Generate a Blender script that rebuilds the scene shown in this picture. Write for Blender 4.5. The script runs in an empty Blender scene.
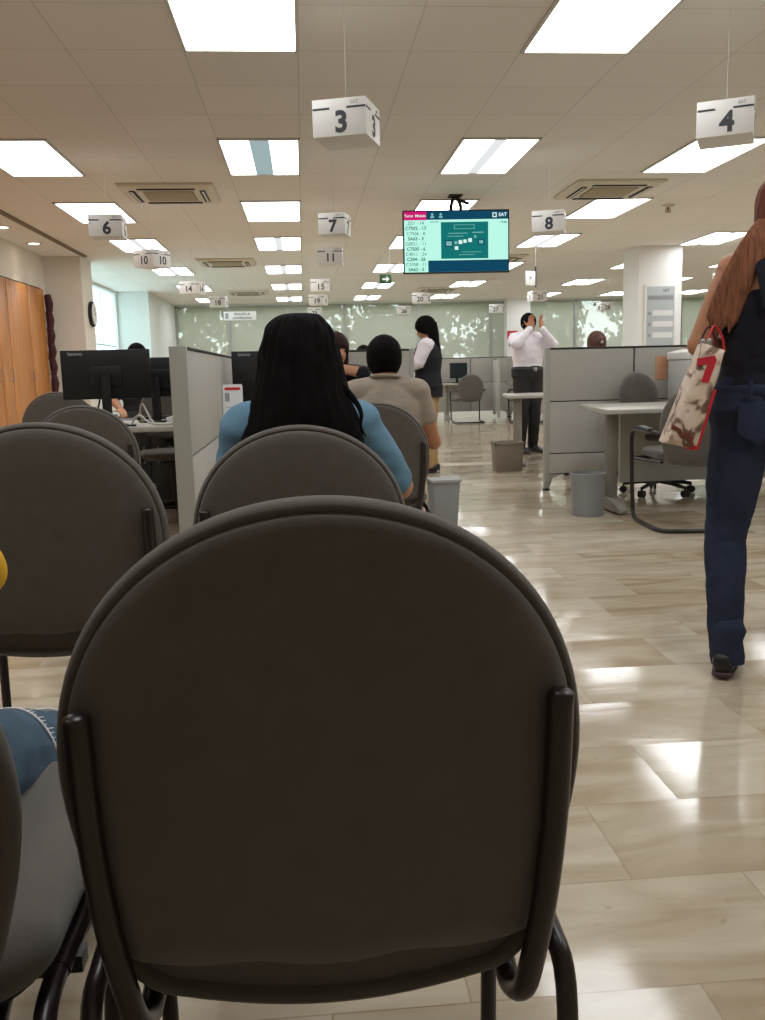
import bpy, bmesh, math, random
from mathutils import Vector, Matrix, noise
random.seed(7)
C = bpy.context.scene.collection
PI = math.pi
V = Vector
CEIL = 2.718

# ------------------------------------------------------------------ materials
def lin(c):
    c = c / 255.0
    return c / 12.92 if c <= 0.04045 else ((c + 0.055) / 1.055) ** 2.4
def rgb(r, g, b): return (lin(r), lin(g), lin(b), 1.0)

MATS = {}
def mat(name, col, rough=0.6, metal=0.0, spec=0.4, var=0.0, vscale=8.0, bump=0.0, bscale=200.0, sheen=0.0, stretch=(1, 1, 1), trans=0.0):
    if name in MATS: return MATS[name]
    m = bpy.data.materials.new(name); m.use_nodes = True
    nt = m.node_tree; b = nt.nodes['Principled BSDF']
    b.inputs['Base Color'].default_value = col
    b.inputs['Roughness'].default_value = rough
    b.inputs['Metallic'].default_value = metal
    b.inputs['Specular IOR Level'].default_value = spec
    if sheen:
        b.inputs['Sheen Weight'].default_value = sheen
        b.inputs['Sheen Roughness'].default_value = 0.5
    if trans: b.inputs['Transmission Weight'].default_value = trans
    if var or bump:
        tc = nt.nodes.new('ShaderNodeTexCoord'); mp = nt.nodes.new('ShaderNodeMapping')
        mp.inputs['Scale'].default_value = stretch
        nt.links.new(tc.outputs['Object'], mp.inputs['Vector'])
    if var:
        n = nt.nodes.new('ShaderNodeTexNoise'); n.inputs['Scale'].default_value = vscale; n.inputs['Detail'].default_value = 5
        nt.links.new(mp.outputs[0], n.inputs['Vector'])
        r = nt.nodes.new('ShaderNodeMapRange')
        r.inputs['From Min'].default_value = 0.3; r.inputs['From Max'].default_value = 0.7
        r.inputs['To Min'].default_value = 1 - var; r.inputs['To Max'].default_value = 1 + var
        nt.links.new(n.outputs['Fac'], r.inputs['Value'])
        mx = nt.nodes.new('ShaderNodeVectorMath'); mx.operation = 'SCALE'
        mx.inputs[0].default_value = col[:3]
        nt.links.new(r.outputs[0], mx.inputs['Scale']); nt.links.new(mx.outputs[0], b.inputs['Base Color'])
    if bump:
        n2 = nt.nodes.new('ShaderNodeTexNoise'); n2.inputs['Scale'].default_value = bscale; n2.inputs['Detail'].default_value = 3
        nt.links.new(mp.outputs[0], n2.inputs['Vector'])
        bp = nt.nodes.new('ShaderNodeBump'); bp.inputs['Strength'].default_value = bump; bp.inputs['Distance'].default_value = 0.004
        nt.links.new(n2.outputs['Fac'], bp.inputs['Height']); nt.links.new(bp.outputs[0], b.inputs['Normal'])
    MATS[name] = m
    return m

def emit(name, col, strength):
    if name in MATS: return MATS[name]
    m = bpy.data.materials.new(name); m.use_nodes = True
    nt = m.node_tree; nt.nodes.clear()
    e = nt.nodes.new('ShaderNodeEmission'); o = nt.nodes.new('ShaderNodeOutputMaterial')
    e.inputs['Color'].default_value = col; e.inputs['Strength'].default_value = strength
    nt.links.new(e.outputs[0], o.inputs[0]); MATS[name] = m
    return m

M_FAB = mat('chair_fabric', rgb(96, 91, 85), 0.9, spec=0.15, var=0.06, vscale=30, bump=0.35, bscale=900, sheen=0.25)
M_TUBE = mat('dark_brown_tube', rgb(42, 32, 32), 0.32, spec=0.5)
M_BLACK = mat('black_plastic', rgb(24, 24, 26), 0.4, spec=0.4)
M_SCREENBACK = mat('monitor_black', rgb(18, 18, 20), 0.38, spec=0.4)
M_PANEL = mat('grey_panel_fabric', rgb(184, 181, 174), 0.85, spec=0.2, var=0.04, vscale=60, bump=0.2, bscale=700)
M_PFRAME = mat('grey_panel_frame', rgb(170, 169, 161), 0.45, spec=0.4)
M_PEDGE = mat('dark_panel_edge', rgb(52, 50, 48), 0.5)
M_DESK = mat('grey_laminate', rgb(172, 168, 158), 0.35, spec=0.4, var=0.03, vscale=40)
M_LEGM = mat('desk_leg_metal', rgb(140, 135, 125), 0.4, spec=0.5)
M_WALL = mat('cream_wall', rgb(226, 219, 207), 0.75, spec=0.2, var=0.02, vscale=3)
M_WHITE = mat('white_paint', rgb(234, 234, 232), 0.6, spec=0.3)
M_REVEAL = mat('pale_reveal', rgb(222, 226, 222), 0.7, spec=0.2)
M_SIGN = mat('sign_card', rgb(226, 224, 220), 0.45, spec=0.4)
M_INK = mat('grey_ink', rgb(64, 66, 72), 0.6)
M_INKL = mat('pale_ink', rgb(150, 150, 155), 0.6)
M_ALU = mat('aluminium', rgb(170, 172, 170), 0.35, metal=0.6)
M_WIRE = mat('steel_wire', rgb(190, 190, 188), 0.4, metal=0.3)
M_TROFFER = mat('troffer_white', rgb(205, 203, 198), 0.45)
M_AC = mat('cassette_cream', rgb(214, 206, 188), 0.5)
M_ACD = mat('cassette_grille', rgb(168, 155, 130), 0.7, bump=0.4, bscale=220)
M_DARK = mat('dark_slot', rgb(38, 35, 32), 0.7)
M_BIN = mat('grey_bin_plastic', rgb(150, 152, 155), 0.45, spec=0.4)
M_CRATE = mat('taupe_box', rgb(128, 118, 104), 0.6, var=0.04)
M_PAPER = mat('white_paper', rgb(226, 226, 226), 0.8)
M_RED = mat('print_red', rgb(190, 35, 50), 0.6)
M_PRN = mat('printer_grey', rgb(196, 196, 194), 0.4)
M_SKIN = mat('skin', rgb(190, 140, 112), 0.55, spec=0.35, var=0.05, vscale=20)
M_SKIN2 = mat('tan_skin', rgb(178, 124, 92), 0.5, spec=0.35, var=0.06, vscale=15)
M_HAIR = mat('black_hair', rgb(16, 14, 14), 0.75, spec=0.06, bump=0.25, bscale=60, stretch=(8, 8, 0.6))
M_HAIRB = mat('auburn_hair', rgb(112, 58, 40), 0.6, spec=0.15, var=0.25, vscale=30, stretch=(6, 6, 0.5), bump=0.4, bscale=60)
M_HAIRL = mat('light_auburn_hair', rgb(128, 84, 62), 0.65, spec=0.1, var=0.4, vscale=24, stretch=(6, 6, 0.5), bump=0.3, bscale=60)
M_HAIRR = mat('dark_brown_hair', rgb(48, 27, 26), 0.6, spec=0.15, bump=0.25, bscale=60, stretch=(8, 8, 0.6))
M_BLUE = mat('light_blue_cotton', rgb(108, 144, 168), 0.85, spec=0.15, var=0.06, vscale=14, bump=0.5, bscale=22)
M_GRAY = mat('grey_shirt', rgb(160, 150, 136), 0.85, spec=0.15, var=0.06, vscale=14, bump=0.5, bscale=22)
M_WSHIRT = mat('white_shirt', rgb(228, 222, 228), 0.8, spec=0.2, bump=0.4, bscale=24)
M_VEST = mat('black_vest', rgb(32, 31, 36), 0.8, spec=0.2, bump=0.3, bscale=30)
M_BTOP = mat('black_tank_top', rgb(26, 25, 34), 0.85, spec=0.15, bump=0.3, bscale=30, sheen=0.1)
M_JEAN = mat('dark_denim', rgb(44, 51, 69), 0.85, spec=0.15, var=0.22, vscale=9, bump=0.6, bscale=26)
M_JEANL = mat('mid_denim', rgb(74, 94, 110), 0.85, spec=0.15, var=0.2, vscale=12, bump=0.5, bscale=30)
M_KHAKI = mat('khaki_cotton', rgb(178, 146, 104), 0.85, spec=0.15, bump=0.3, bscale=24)
M_DPANT = mat('dark_trousers', rgb(48, 45, 45), 0.8, spec=0.2, bump=0.3, bscale=24)
M_SHOE = mat('black_shoe', rgb(34, 30, 34), 0.4, spec=0.4)
M_SOLE = mat('shoe_sole', rgb(70, 50, 56), 0.6)
M_YELLOW = mat('yellow_knit', rgb(222, 170, 30), 0.8, bump=0.3, bscale=60)
M_DARKRED = mat('dark_red_cloth', rgb(70, 26, 34), 0.7)
M_SALMON = mat('salmon_paper', rgb(214, 160, 128), 0.8)
M_CABLE = mat('pale_cable', rgb(190, 186, 176), 0.5)
M_EYE = mat('eye_dark', rgb(30, 22, 20), 0.2)
M_GREEN = mat('exit_green', rgb(40, 84, 50), 0.5)
M_LIP = mat('lip', rgb(160, 96, 86), 0.5)
M_DIFF = emit('panel_glow', (0.965, 0.985, 1.0, 1), 9.6)
M_DIFFM = emit('panel_glow_dim', (0.965, 0.985, 1.0, 1), 0.95)
M_DIFFT = emit('panel_glow_off', (0.62, 0.80, 0.82, 1), 0.62)
M_DOWN = emit('downlight_glow', (1.0, 0.90, 0.72, 1), 14.0)

# ------------------------------------------------------------------ mesh builder
def ortho(t, side):
    t = t.normalized()
    s = side - t * side.dot(t)
    if s.length < 1e-5:
        s = t.orthogonal()
    s.normalize()
    return s, t.cross(s).normalized()

class MB:
    def __init__(self): self.v = []; self.f = []
    def add(self, vs, fs):
        o = len(self.v); self.v += [V(p) for p in vs]; self.f += [tuple(i + o for i in f) for f in fs]; return self
    def box(self, x0, x1, y0, y1, z0, z1, R=None, at=None):
        vs = [V((x, y, z)) for z in (z0, z1) for y in (y0, y1) for x in (x0, x1)]
        if R is not None: vs = [R @ p for p in vs]
        if at is not None: vs = [p + V(at) for p in vs]
        return self.add(vs, [(0, 2, 3, 1), (4, 5, 7, 6), (0, 1, 5, 4), (2, 6, 7, 3), (0, 4, 6, 2), (1, 3, 7, 5)])
    def tube(self, pts, r, r2=None, n=12, side=None, cap=0.0, closed=False):
        pts = [V(p) for p in pts]; k = len(pts)
        rs = list(r) if isinstance(r, (list, tuple)) else [r] * k
        r2s = rs if r2 is None else (list(r2) if isinstance(r2, (list, tuple)) else [r2] * k)
        tans = []
        for i in range(k):
            if closed: t = pts[(i + 1) % k] - pts[i - 1]
            else: t = pts[min(i + 1, k - 1)] - pts[max(i - 1, 0)]
            tans.append(t.normalized() if t.length > 1e-9 else V((0, 0, 1)))
        s = side if side is not None else tans[0].orthogonal()
        s = V(s); rings = []
        for i in range(k):
            a, b = ortho(tans[i], s)
            if side is None: s = a
            rings.append((pts[i], a, b, rs[i], r2s[i]))
        if cap and not closed:
            def capr(ring, t, steps=(0.38, 0.7, 0.92)):
                p, a, b, x, y = ring; out = []
                for q in steps:
                    m = math.sqrt(1 - q * q); out.append((p + t * (min(x, y) * cap * q), a, b, x * m, y * m))
                return out
            rings = capr(rings[0], -tans[0])[::-1] + rings + capr(rings[-1], tans[-1])
        vs = []
        for p, a, b, x, y in rings:
            for j in range(n):
                q = 2 * PI * j / n
                vs.append(p + a * (x * math.cos(q)) + b * (y * math.sin(q)))
        m = len(rings); fs = []
        for i in range(m if closed else m - 1):
            for j in range(n):
                i2 = (i + 1) % m; j2 = (j + 1) % n
                fs.append((i * n + j, i * n + j2, i2 * n + j2, i2 * n + j))
        if not closed:
            fs.append(tuple(range(n))[::-1]); fs.append(tuple((m - 1) * n + j for j in range(n)))
        return self.add(vs, fs)
    def ell(self, c, r, R=None, n=20, m=12):
        c = V(c); vs = []; fs = []
        vs.append(V((0, 0, r[2])))
        for i in range(1, m):
            a = PI * i / m
            for j in range(n):
                q = 2 * PI * j / n
                vs.append(V((r[0] * math.sin(a) * math.cos(q), r[1] * math.sin(a) * math.sin(q), r[2] * math.cos(a))))
        vs.append(V((0, 0, -r[2])))
        if R is not None: vs = [R @ p for p in vs]
        vs = [p + c for p in vs]
        for j in range(n): fs.append((0, 1 + j, 1 + (j + 1) % n))
        for i in range(m - 2):
            for j in range(n):
                a = 1 + i * n + j; b = 1 + i * n + (j + 1) % n
                fs.append((a, a + n, b + n, b))
        l = len(vs) - 1
        for j in range(n): fs.append((l, 1 + (m - 2) * n + (j + 1) % n, 1 + (m - 2) * n + j))
        return self.add(vs, fs)
    def prism(self, out, lo, hi, axis='z'):
        def p3(p, h): return {'z': (p[0], p[1], h), 'y': (p[0], h, p[1]), 'x': (h, p[0], p[1])}[axis]
        n = len(out)
        vs = [p3(p, lo) for p in out] + [p3(p, hi) for p in out]
        fs = [tuple(range(n))[::-1], tuple(range(n, 2 * n))] + [(i, (i + 1) % n, n + (i + 1) % n, n + i) for i in range(n)]
        return self.add(vs, fs)
    def rings(self, rings, close_ends=True):
        n = len(rings[0]); vs = [p for r in rings for p in r]; fs = []
        for i in range(len(rings) - 1):
            for j in range(n):
                fs.append((i * n + j, i * n + (j + 1) % n, (i + 1) * n + (j + 1) % n, (i + 1) * n + j))
        if close_ends:
            fs.append(tuple(range(n))[::-1]); fs.append(tuple((len(rings) - 1) * n + j for j in range(n)))
        return self.add(vs, fs)
    def lathe(self, prof, c=(0, 0, 0), n=28):
        c = V(c)
        return self.rings([[c + V((r * math.cos(2 * PI * j / n), r * math.sin(2 * PI * j / n), z)) for j in range(n)] for r, z in prof])
    def build(self, name, m, parent=None, bev=0.0, smooth=True, remesh=0.0, sm=6, loc=None, rot=None, ang=35, wrinkle=0.0, wscale=9.0):
        me = bpy.data.meshes.new(name); me.from_pydata([tuple(p) for p in self.v], [], self.f)
        bm = bmesh.new(); bm.from_mesh(me)
        bmesh.ops.recalc_face_normals(bm, faces=bm.faces)
        if bev:
            es = [e for e in bm.edges if len(e.link_faces) == 2 and e.calc_face_angle(0) > 0.6]
            bmesh.ops.bevel(bm, geom=es, offset=bev, segments=2, profile=0.6, affect='EDGES', clamp_overlap=True)
        bm.to_mesh(me); bm.free()
        o = bpy.data.objects.new(name, me); C.objects.link(o)
        if remesh:
            md = o.modifiers.new('r', 'REMESH'); md.mode = 'VOXEL'; md.voxel_size = remesh
            s = o.modifiers.new('s', 'SMOOTH'); s.factor = 0.5; s.iterations = sm
            dg = bpy.context.evaluated_depsgraph_get(); dg.update()
            nm = bpy.data.meshes.new_from_object(o.evaluated_get(dg)); nm.name = name
            o.modifiers.clear(); o.data = nm; me = nm
            if wrinkle:
                ns = [v.normal.copy() for v in me.vertices]
                for v, nn in zip(me.vertices, ns):
                    q = v.co * wscale; q.z *= 1.7
                    v.co += nn * (noise.noise(q) + 0.5 * noise.noise(q * 2.3)) * wrinkle
        me.materials.clear(); me.materials.append(m)
        if smooth:
            for p in me.polygons: p.use_smooth = True
            if not remesh: me.set_sharp_from_angle(angle=math.radians(ang))
        if parent: o.parent = parent
        if loc: o.location = loc
        if rot: o.rotation_euler = rot
        return o

LABELS = {}
def tag(o, label, cat, group=None, kind=None):
    o['label'] = label; o['category'] = cat
    if group: o['group'] = group
    if kind: o['kind'] = kind
    return o
def thing(name, label, cat, loc=(0, 0, 0), rotz=0.0, group=None):
    o = bpy.data.objects.new(name, None); C.objects.link(o)
    o.empty_display_size = 0.05
    o.location = loc; o.rotation_euler = (0, 0, rotz)
    return tag(o, label, cat, group)
def struct(name, mb, m, **k):
    o = mb.build(name, m, **k); o['kind'] = 'structure'
    return o
def dup(root, loc, rotz, label, group=None, scale=1.0):
    kids = {}
    for o in bpy.data.objects:
        if o.parent: kids.setdefault(o.parent.name, []).append(o)
    def cp(o, par):
        c = o.copy(); C.objects.link(c)
        if par is not None: c.parent = par
        for k in kids.get(o.name, []): cp(k, c)
        return c
    r = cp(root, None)
    r.location = loc; r.rotation_euler = (0, 0, rotz); r.scale = (scale,) * 3
    r['label'] = label
    if group: r['group'] = group
    return r
def text(name, body, size, m, parent, loc, rot, bold=0.0, align='CENTER', depth=0.0008, sx=1.0):
    cu = bpy.data.curves.new(name, 'FONT'); cu.body = body; cu.size = size; cu.align_x = align; cu.align_y = 'CENTER'
    cu.offset = bold * size; cu.extrude = depth; cu.resolution_u = 3
    o = bpy.data.objects.new(name, cu); C.objects.link(o)
    dg = bpy.context.evaluated_depsgraph_get(); dg.update()
    me = bpy.data.meshes.new_from_object(o.evaluated_get(dg))
    bpy.data.objects.remove(o)
    me.materials.clear(); me.materials.append(m)
    o = bpy.data.objects.new(name, me); C.objects.link(o)
    o.parent = parent; o.location = loc; o.rotation_euler = rot; o.scale = (sx, 1, 1)
    return o

# ------------------------------------------------------------------ room shell
def floor_mat():
    m = bpy.data.materials.new('travertine'); m.use_nodes = True
    nt = m.node_tree; N = nt.nodes; L = nt.links; b = N['Principled BSDF']
    tc = N.new('ShaderNodeTexCoord'); mp = N.new('ShaderNodeMapping'); mp.inputs['Location'].default_value = (-0.23, 0.25, 0)
    L.new(tc.outputs['Object'], mp.inputs['Vector'])
    def brick(c1, c2, mort, msize):
        k = N.new('ShaderNodeTexBrick'); k.offset = 0.37; k.offset_frequency = 2; k.squash = 1.0
        k.inputs['Color1'].default_value = c1; k.inputs['Color2'].default_value = c2; k.inputs['Mortar'].default_value = mort
        k.inputs['Scale'].default_value = 1.0; k.inputs['Mortar Size'].default_value = msize; k.inputs['Mortar Smooth'].default_value = 0.1
        k.inputs['Brick Width'].default_value = 0.60; k.inputs['Row Height'].default_value = 0.305
        L.new(mp.outputs[0], k.inputs['Vector']); return k
    base = brick(rgb(164, 142, 110), rgb(206, 196, 176), rgb(150, 130, 102), 0.0018)
    rnd = brick((0, 0, 0, 1), (1, 1, 1, 1), (0.5, 0.5, 0.5, 1), 0.0)
    # veins and cloudy drift running along the long side of each tile, shifted per tile
    sh = N.new('ShaderNodeVectorMath'); sh.operation = 'MULTIPLY_ADD'; sh.inputs[1].default_value = (7, 13, 5)
    L.new(rnd.outputs['Color'], sh.inputs[0]); L.new(tc.outputs['Object'], sh.inputs[2])
    mp2 = N.new('ShaderNodeMapping'); mp2.inputs['Scale'].default_value = (2.2, 7.5, 1); L.new(sh.outputs[0], mp2.inputs['Vector'])
    n1 = N.new('ShaderNodeTexNoise'); n1.inputs['Scale'].default_value = 1.0; n1.inputs['Detail'].default_value = 8; n1.inputs['Distortion'].default_value = 0.9
    L.new(mp2.outputs[0], n1.inputs['Vector'])
    rp = N.new('ShaderNodeValToRGB'); e = rp.color_ramp.elements
    e[0].position = 0.30; e[0].color = rgb(142, 116, 84); e[1].position = 0.62; e[1].color = rgb(204, 196, 178)
    L.new(n1.outputs['Fac'], rp.inputs['Fac'])
    mx = N.new('ShaderNodeMix'); mx.data_type = 'RGBA'; mx.inputs['Factor'].default_value = 0.5
    L.new(base.outputs['Color'], mx.inputs['A']); L.new(rp.outputs['Color'], mx.inputs['B'])
    # small dark pits
    n3 = N.new('ShaderNodeTexNoise'); n3.inputs['Scale'].default_value = 26; n3.inputs['Detail'].default_value = 4
    L.new(sh.outputs[0], n3.inputs['Vector'])
    pr = N.new('ShaderNodeMapRange'); pr.inputs['From Min'].default_value = 0.68; pr.inputs['From Max'].default_value = 0.74
    pr.inputs['To Min'].default_value = 0; pr.inputs['To Max'].default_value = 0.35
    L.new(n3.outputs['Fac'], pr.inputs['Value'])
    mx2 = N.new('ShaderNodeMix'); mx2.data_type = 'RGBA'; mx2.inputs['B'].default_value = rgb(150, 128, 98)
    L.new(pr.outputs[0], mx2.inputs['Factor']); L.new(mx.outputs['Result'], mx2.inputs['A'])
    L.new(mx2.outputs['Result'], b.inputs['Base Color'])
    b.inputs['Roughness'].default_value = 0.10; b.inputs['Specular IOR Level'].default_value = 0.5
    # every tile lies at a slightly different tilt, and the polish is a little wavy
    wn = N.new('ShaderNodeTexWhiteNoise'); L.new(rnd.outputs['Color'], wn.inputs['Vector'])
    sb = N.new('ShaderNodeVectorMath'); sb.operation = 'SUBTRACT'; sb.inputs[1].default_value = (0.5, 0.5, 0.5); L.new(wn.outputs['Color'], sb.inputs[0])
    ml = N.new('ShaderNodeVectorMath'); ml.operation = 'MULTIPLY'; ml.inputs[1].default_value = (0.035, 0.035, 0); L.new(sb.outputs[0], ml.inputs[0])
    bp = N.new('ShaderNodeBump'); bp.inputs['Strength'].default_value = 0.05; bp.inputs['Distance'].default_value = 0.01
    L.new(n1.outputs['Fac'], bp.inputs['Height'])
    ad = N.new('ShaderNodeVectorMath'); ad.operation = 'ADD'; L.new(bp.outputs[0], ad.inputs[0]); L.new(ml.outputs[0], ad.inputs[1])
    nm = N.new('ShaderNodeVectorMath'); nm.operation = 'NORMALIZE'; L.new(ad.outputs[0], nm.inputs[0])
    L.new(nm.outputs[0], b.inputs['Normal'])
    return m

def ceil_mat():
    m = bpy.data.materials.new('ceiling_tiles'); m.use_nodes = True
    nt = m.node_tree; N = nt.nodes; L = nt.links; b = N['Principled BSDF']
    tc = N.new('ShaderNodeTexCoord'); mp = N.new('ShaderNodeMapping'); mp.inputs['Location'].default_value = (0.576, -3.955 + 6.1, 0)
    L.new(tc.outputs['Object'], mp.inputs['Vector'])
    k = N.new('ShaderNodeTexBrick'); k.offset = 0.0; k.squash = 1.0
    k.inputs['Color1'].default_value = rgb(233, 229, 222); k.inputs['Color2'].default_value = rgb(237, 233, 227); k.inputs['Mortar'].default_value = rgb(213, 208, 200)
    k.inputs['Scale'].default_value = 1; k.inputs['Mortar Size'].default_value = 0.0045; k.inputs['Mortar Smooth'].default_value = 0.3
    k.inputs['Brick Width'].default_value = 0.611; k.inputs['Row Height'].default_value = 0.61
    L.new(mp.outputs[0], k.inputs['Vector']); L.new(k.outputs['Color'], b.inputs['Base Color'])
    n = N.new('ShaderNodeTexNoise'); n.inputs['Scale'].default_value = 140; L.new(tc.outputs['Object'], n.inputs['Vector'])
    bp = N.new('ShaderNodeBump'); bp.inputs['Strength'].default_value = 0.15; bp.inputs['Distance'].default_value = 0.003
    L.new(n.outputs['Fac'], bp.inputs['Height']); L.new(bp.outputs[0], b.inputs['Normal'])
    b.inputs['Roughness'].default_value = 0.85; b.inputs['Specular IOR Level'].default_value = 0.2
    return m

def wood_mat():
    m = bpy.data.materials.new('honey_wood'); m.use_nodes = True
    nt = m.node_tree; N = nt.nodes; L = nt.links; b = N['Principled BSDF']
    tc = N.new('ShaderNodeTexCoord'); mp = N.new('ShaderNodeMapping'); mp.inputs['Scale'].default_value = (4, 6, 0.5)
    L.new(tc.outputs['Object'], mp.inputs['Vector'])
    n = N.new('ShaderNodeTexNoise'); n.inputs['Scale'].default_value = 3; n.inputs['Detail'].default_value = 7; n.inputs['Distortion'].default_value = 1.2
    L.new(mp.outputs[0], n.inputs['Vector'])
    r = N.new('ShaderNodeValToRGB'); e = r.color_ramp.elements
    e[0].position = 0.3; e[0].color = rgb(166, 98, 36); e[1].position = 0.7; e[1].color = rgb(206, 138, 66)
    L.new(n.outputs['Fac'], r.inputs['Fac']); L.new(r.outputs['Color'], b.inputs['Base Color'])
    b.inputs['Roughness'].default_value = 0.35
    return m

X0, X1, Y0, Y1 = -3.64, 12.0, -2.6, 23.0
struct('floor', MB().box(-4.2, X1 + .2, Y0 - .2, Y1 + .2, -0.1, 0.0), floor_mat(), smooth=False)
struct('ceiling', MB().box(-4.2, X1 + .2, Y0 - .2, Y1 + .2, CEIL, CEIL + 0.1), ceil_mat(), smooth=False)
struct('wall_left', MB().box(X0 - .2, X0, Y0, 13.5, 0, CEIL), M_WALL, smooth=False)
struct('wall_rear', MB().box(X0 - .2, X1 + .2, Y0 - .2, Y0, 0, CEIL), M_WALL, smooth=False)
struct('wall_right', MB().box(X1, X1 + .2, Y0, Y1, 0, CEIL), M_WALL, smooth=False)
struct('wall_pier', MB().box(X0 - .2, -3.12, 13.5, 14.16, 0, CEIL), M_WALL, smooth=False)
struct('wall_recess', MB().box(-4.15, -3.12, 19.15, Y1, 0, CEIL), M_REVEAL, smooth=False)
struct('trim_1', MB().box(-3.075, -3.02, Y0, 13.5, CEIL - 0.022, CEIL + .01), mat('soffit_bead', rgb(120, 108, 90), 0.6), smooth=False)
struct('baseboard_left', MB().box(X0, X0 + 0.015, Y0, 7.0, 0, 0.09), M_PFRAME, smooth=False)
# back wall: low sill wall, head, glazed bays with thin mullions
struct('wall_back', MB().box(-3.12, X1, Y1, Y1 + .2, 0, 1.05).box(-3.12, X1, Y1, Y1 + .2, 2.672, CEIL), M_REVEAL, smooth=False)

def glass_mat(name, veil, tint, fac, rough=0.0):
    m = bpy.data.materials.new(name); m.use_nodes = True
    nt = m.node_tree; N = nt.nodes; L = nt.links; N.clear()
    o = N.new('ShaderNodeOutputMaterial'); t = N.new('ShaderNodeBsdfTransparent'); t.inputs['Color'].default_value = tint
    tl = N.new('ShaderNodeBsdfTranslucent'); tl.inputs['Color'].default_value = veil
    df = N.new('ShaderNodeBsdfDiffuse'); df.inputs['Color'].default_value = veil
    a = N.new('ShaderNodeMixShader'); a.inputs[0].default_value = 0.45; L.new(tl.outputs[0], a.inputs[1]); L.new(df.outputs[0], a.inputs[2])
    c = N.new('ShaderNodeMixShader'); c.inputs[0].default_value = fac; L.new(t.outputs[0], c.inputs[1]); L.new(a.outputs[0], c.inputs[2])
    L.new(c.outputs[0], o.inputs[0])
    return m
M_GLASS = glass_mat('screen_film_glass', rgb(216, 212, 202), (0.92, 0.96, 0.92, 1), 0.62)
M_BLIND = glass_mat('pale_blind_glass', rgb(226, 240, 240), (0.85, 0.95, 0.97, 1), 0.6)
mull = [-3.12, -1.83, -0.36, 1.09, 2.94, 4.79, 5.15, 5.75, 7.0, 8.5, 9.8, 10.9, 12.0]
nwin = 0
for a, b in zip(mull[:-1], mull[1:]):
    if abs(a - 5.15) < 0.01: continue
    nwin += 1
    w = struct('window_%d' % nwin, MB().box(a, a + 0.05, Y1 - .01, Y1 + .07, 1.05, 2.672).box(b - 0.005, b, Y1 - .01, Y1 + .07, 1.05, 2.672)
               .box(a, b, Y1 - .01, Y1 + .07, 1.05, 1.10).box(a, b, Y1 - .01, Y1 + .07, 2.64, 2.672), M_ALU, smooth=False)
    MB().box(a + .05, b - .005, Y1 + .03, Y1 + .036, 1.10, 2.64).build('pane', M_GLASS, w, smooth=False)
struct('wall_pillar', MB().box(5.15, 5.75, Y1 - .35, Y1 + .2, 0, CEIL), M_WHITE, smooth=False)
# recess window on the left
w = struct('window_%d' % (nwin + 1), MB().box(-3.86, -3.74, 14.16, 19.15, 2.66, CEIL).box(-3.86, -3.74, 14.16, 19.15, 0.9, 0.96)
           .box(-3.86, -3.76, 14.16, 14.21, .96, 2.66).box(-3.86, -3.76, 16.6, 16.66, .96, 2.66).box(-3.86, -3.76, 19.08, 19.15, .96, 2.66), M_REVEAL, smooth=False)
for a in (14.21, 15.41, 16.66, 17.87):
    MB().box(-3.83, -3.824, a + .01, a + 1.19, .96, 2.66).build('pane', M_BLIND, w, smooth=False)
    MB().box(-3.81, -3.80, a + .01, a + .03, .96, 2.66).build('blind_edge', M_ALU, w, smooth=False)
    MB().box(-3.805, -3.795, a + .03, a + 1.17, 1.60, 1.625).build('blind_rail', M_ALU, w, smooth=False)
struct('wall_recess_sill', MB().box(-4.15, -3.74, 14.16, 19.15, 0, .9), M_REVEAL, smooth=False)
# honey wood cupboard doors along the left wall
WOOD = wood_mat()
edges = [4.0, 5.4, 6.8, 8.2, 9.8, 11.2, 11.6, 12.48, 13.22]
for i, (a, b) in enumerate(zip(edges[:-1], edges[1:])):
    d = struct('door_%d' % (i + 1), MB().box(X0, X0 + .05, a + .008, b - .008, 0.03, 2.228), WOOD, bev=.004)
    MB().tube([(X0 + .05, b - .09, .98), (X0 + .085, b - .09, .98), (X0 + .085, b - .09, 1.12), (X0 + .05, b - .09, 1.12)], .006, n=8).build('door_handle', M_ALU, d)
struct('trim_2', MB().box(X0, X0 + .015, 4.0, 13.22, 2.228, 2.252), M_DARK, smooth=False)
o = MB()
for k in range(9):
    z = 0.25 + k * 0.225
    o.tube([(X0 + .07 + .012 * math.sin(k), 13.34, z - .11), (X0 + .09, 13.32, z), (X0 + .07, 13.34, z + .115)], [.05, .062, .05], [.045, .055, .045], n=10, side=V((0, 1, 0)))
tag(o.build('curtain_tie', M_DARKRED), 'dark red gathered strip hanging beside the wooden doors', 'curtain')
# structural column
struct('wall_column', MB().box(4.98, 5.64, 13.2, 13.86, 0, CEIL), M_WHITE, bev=.006)

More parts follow.
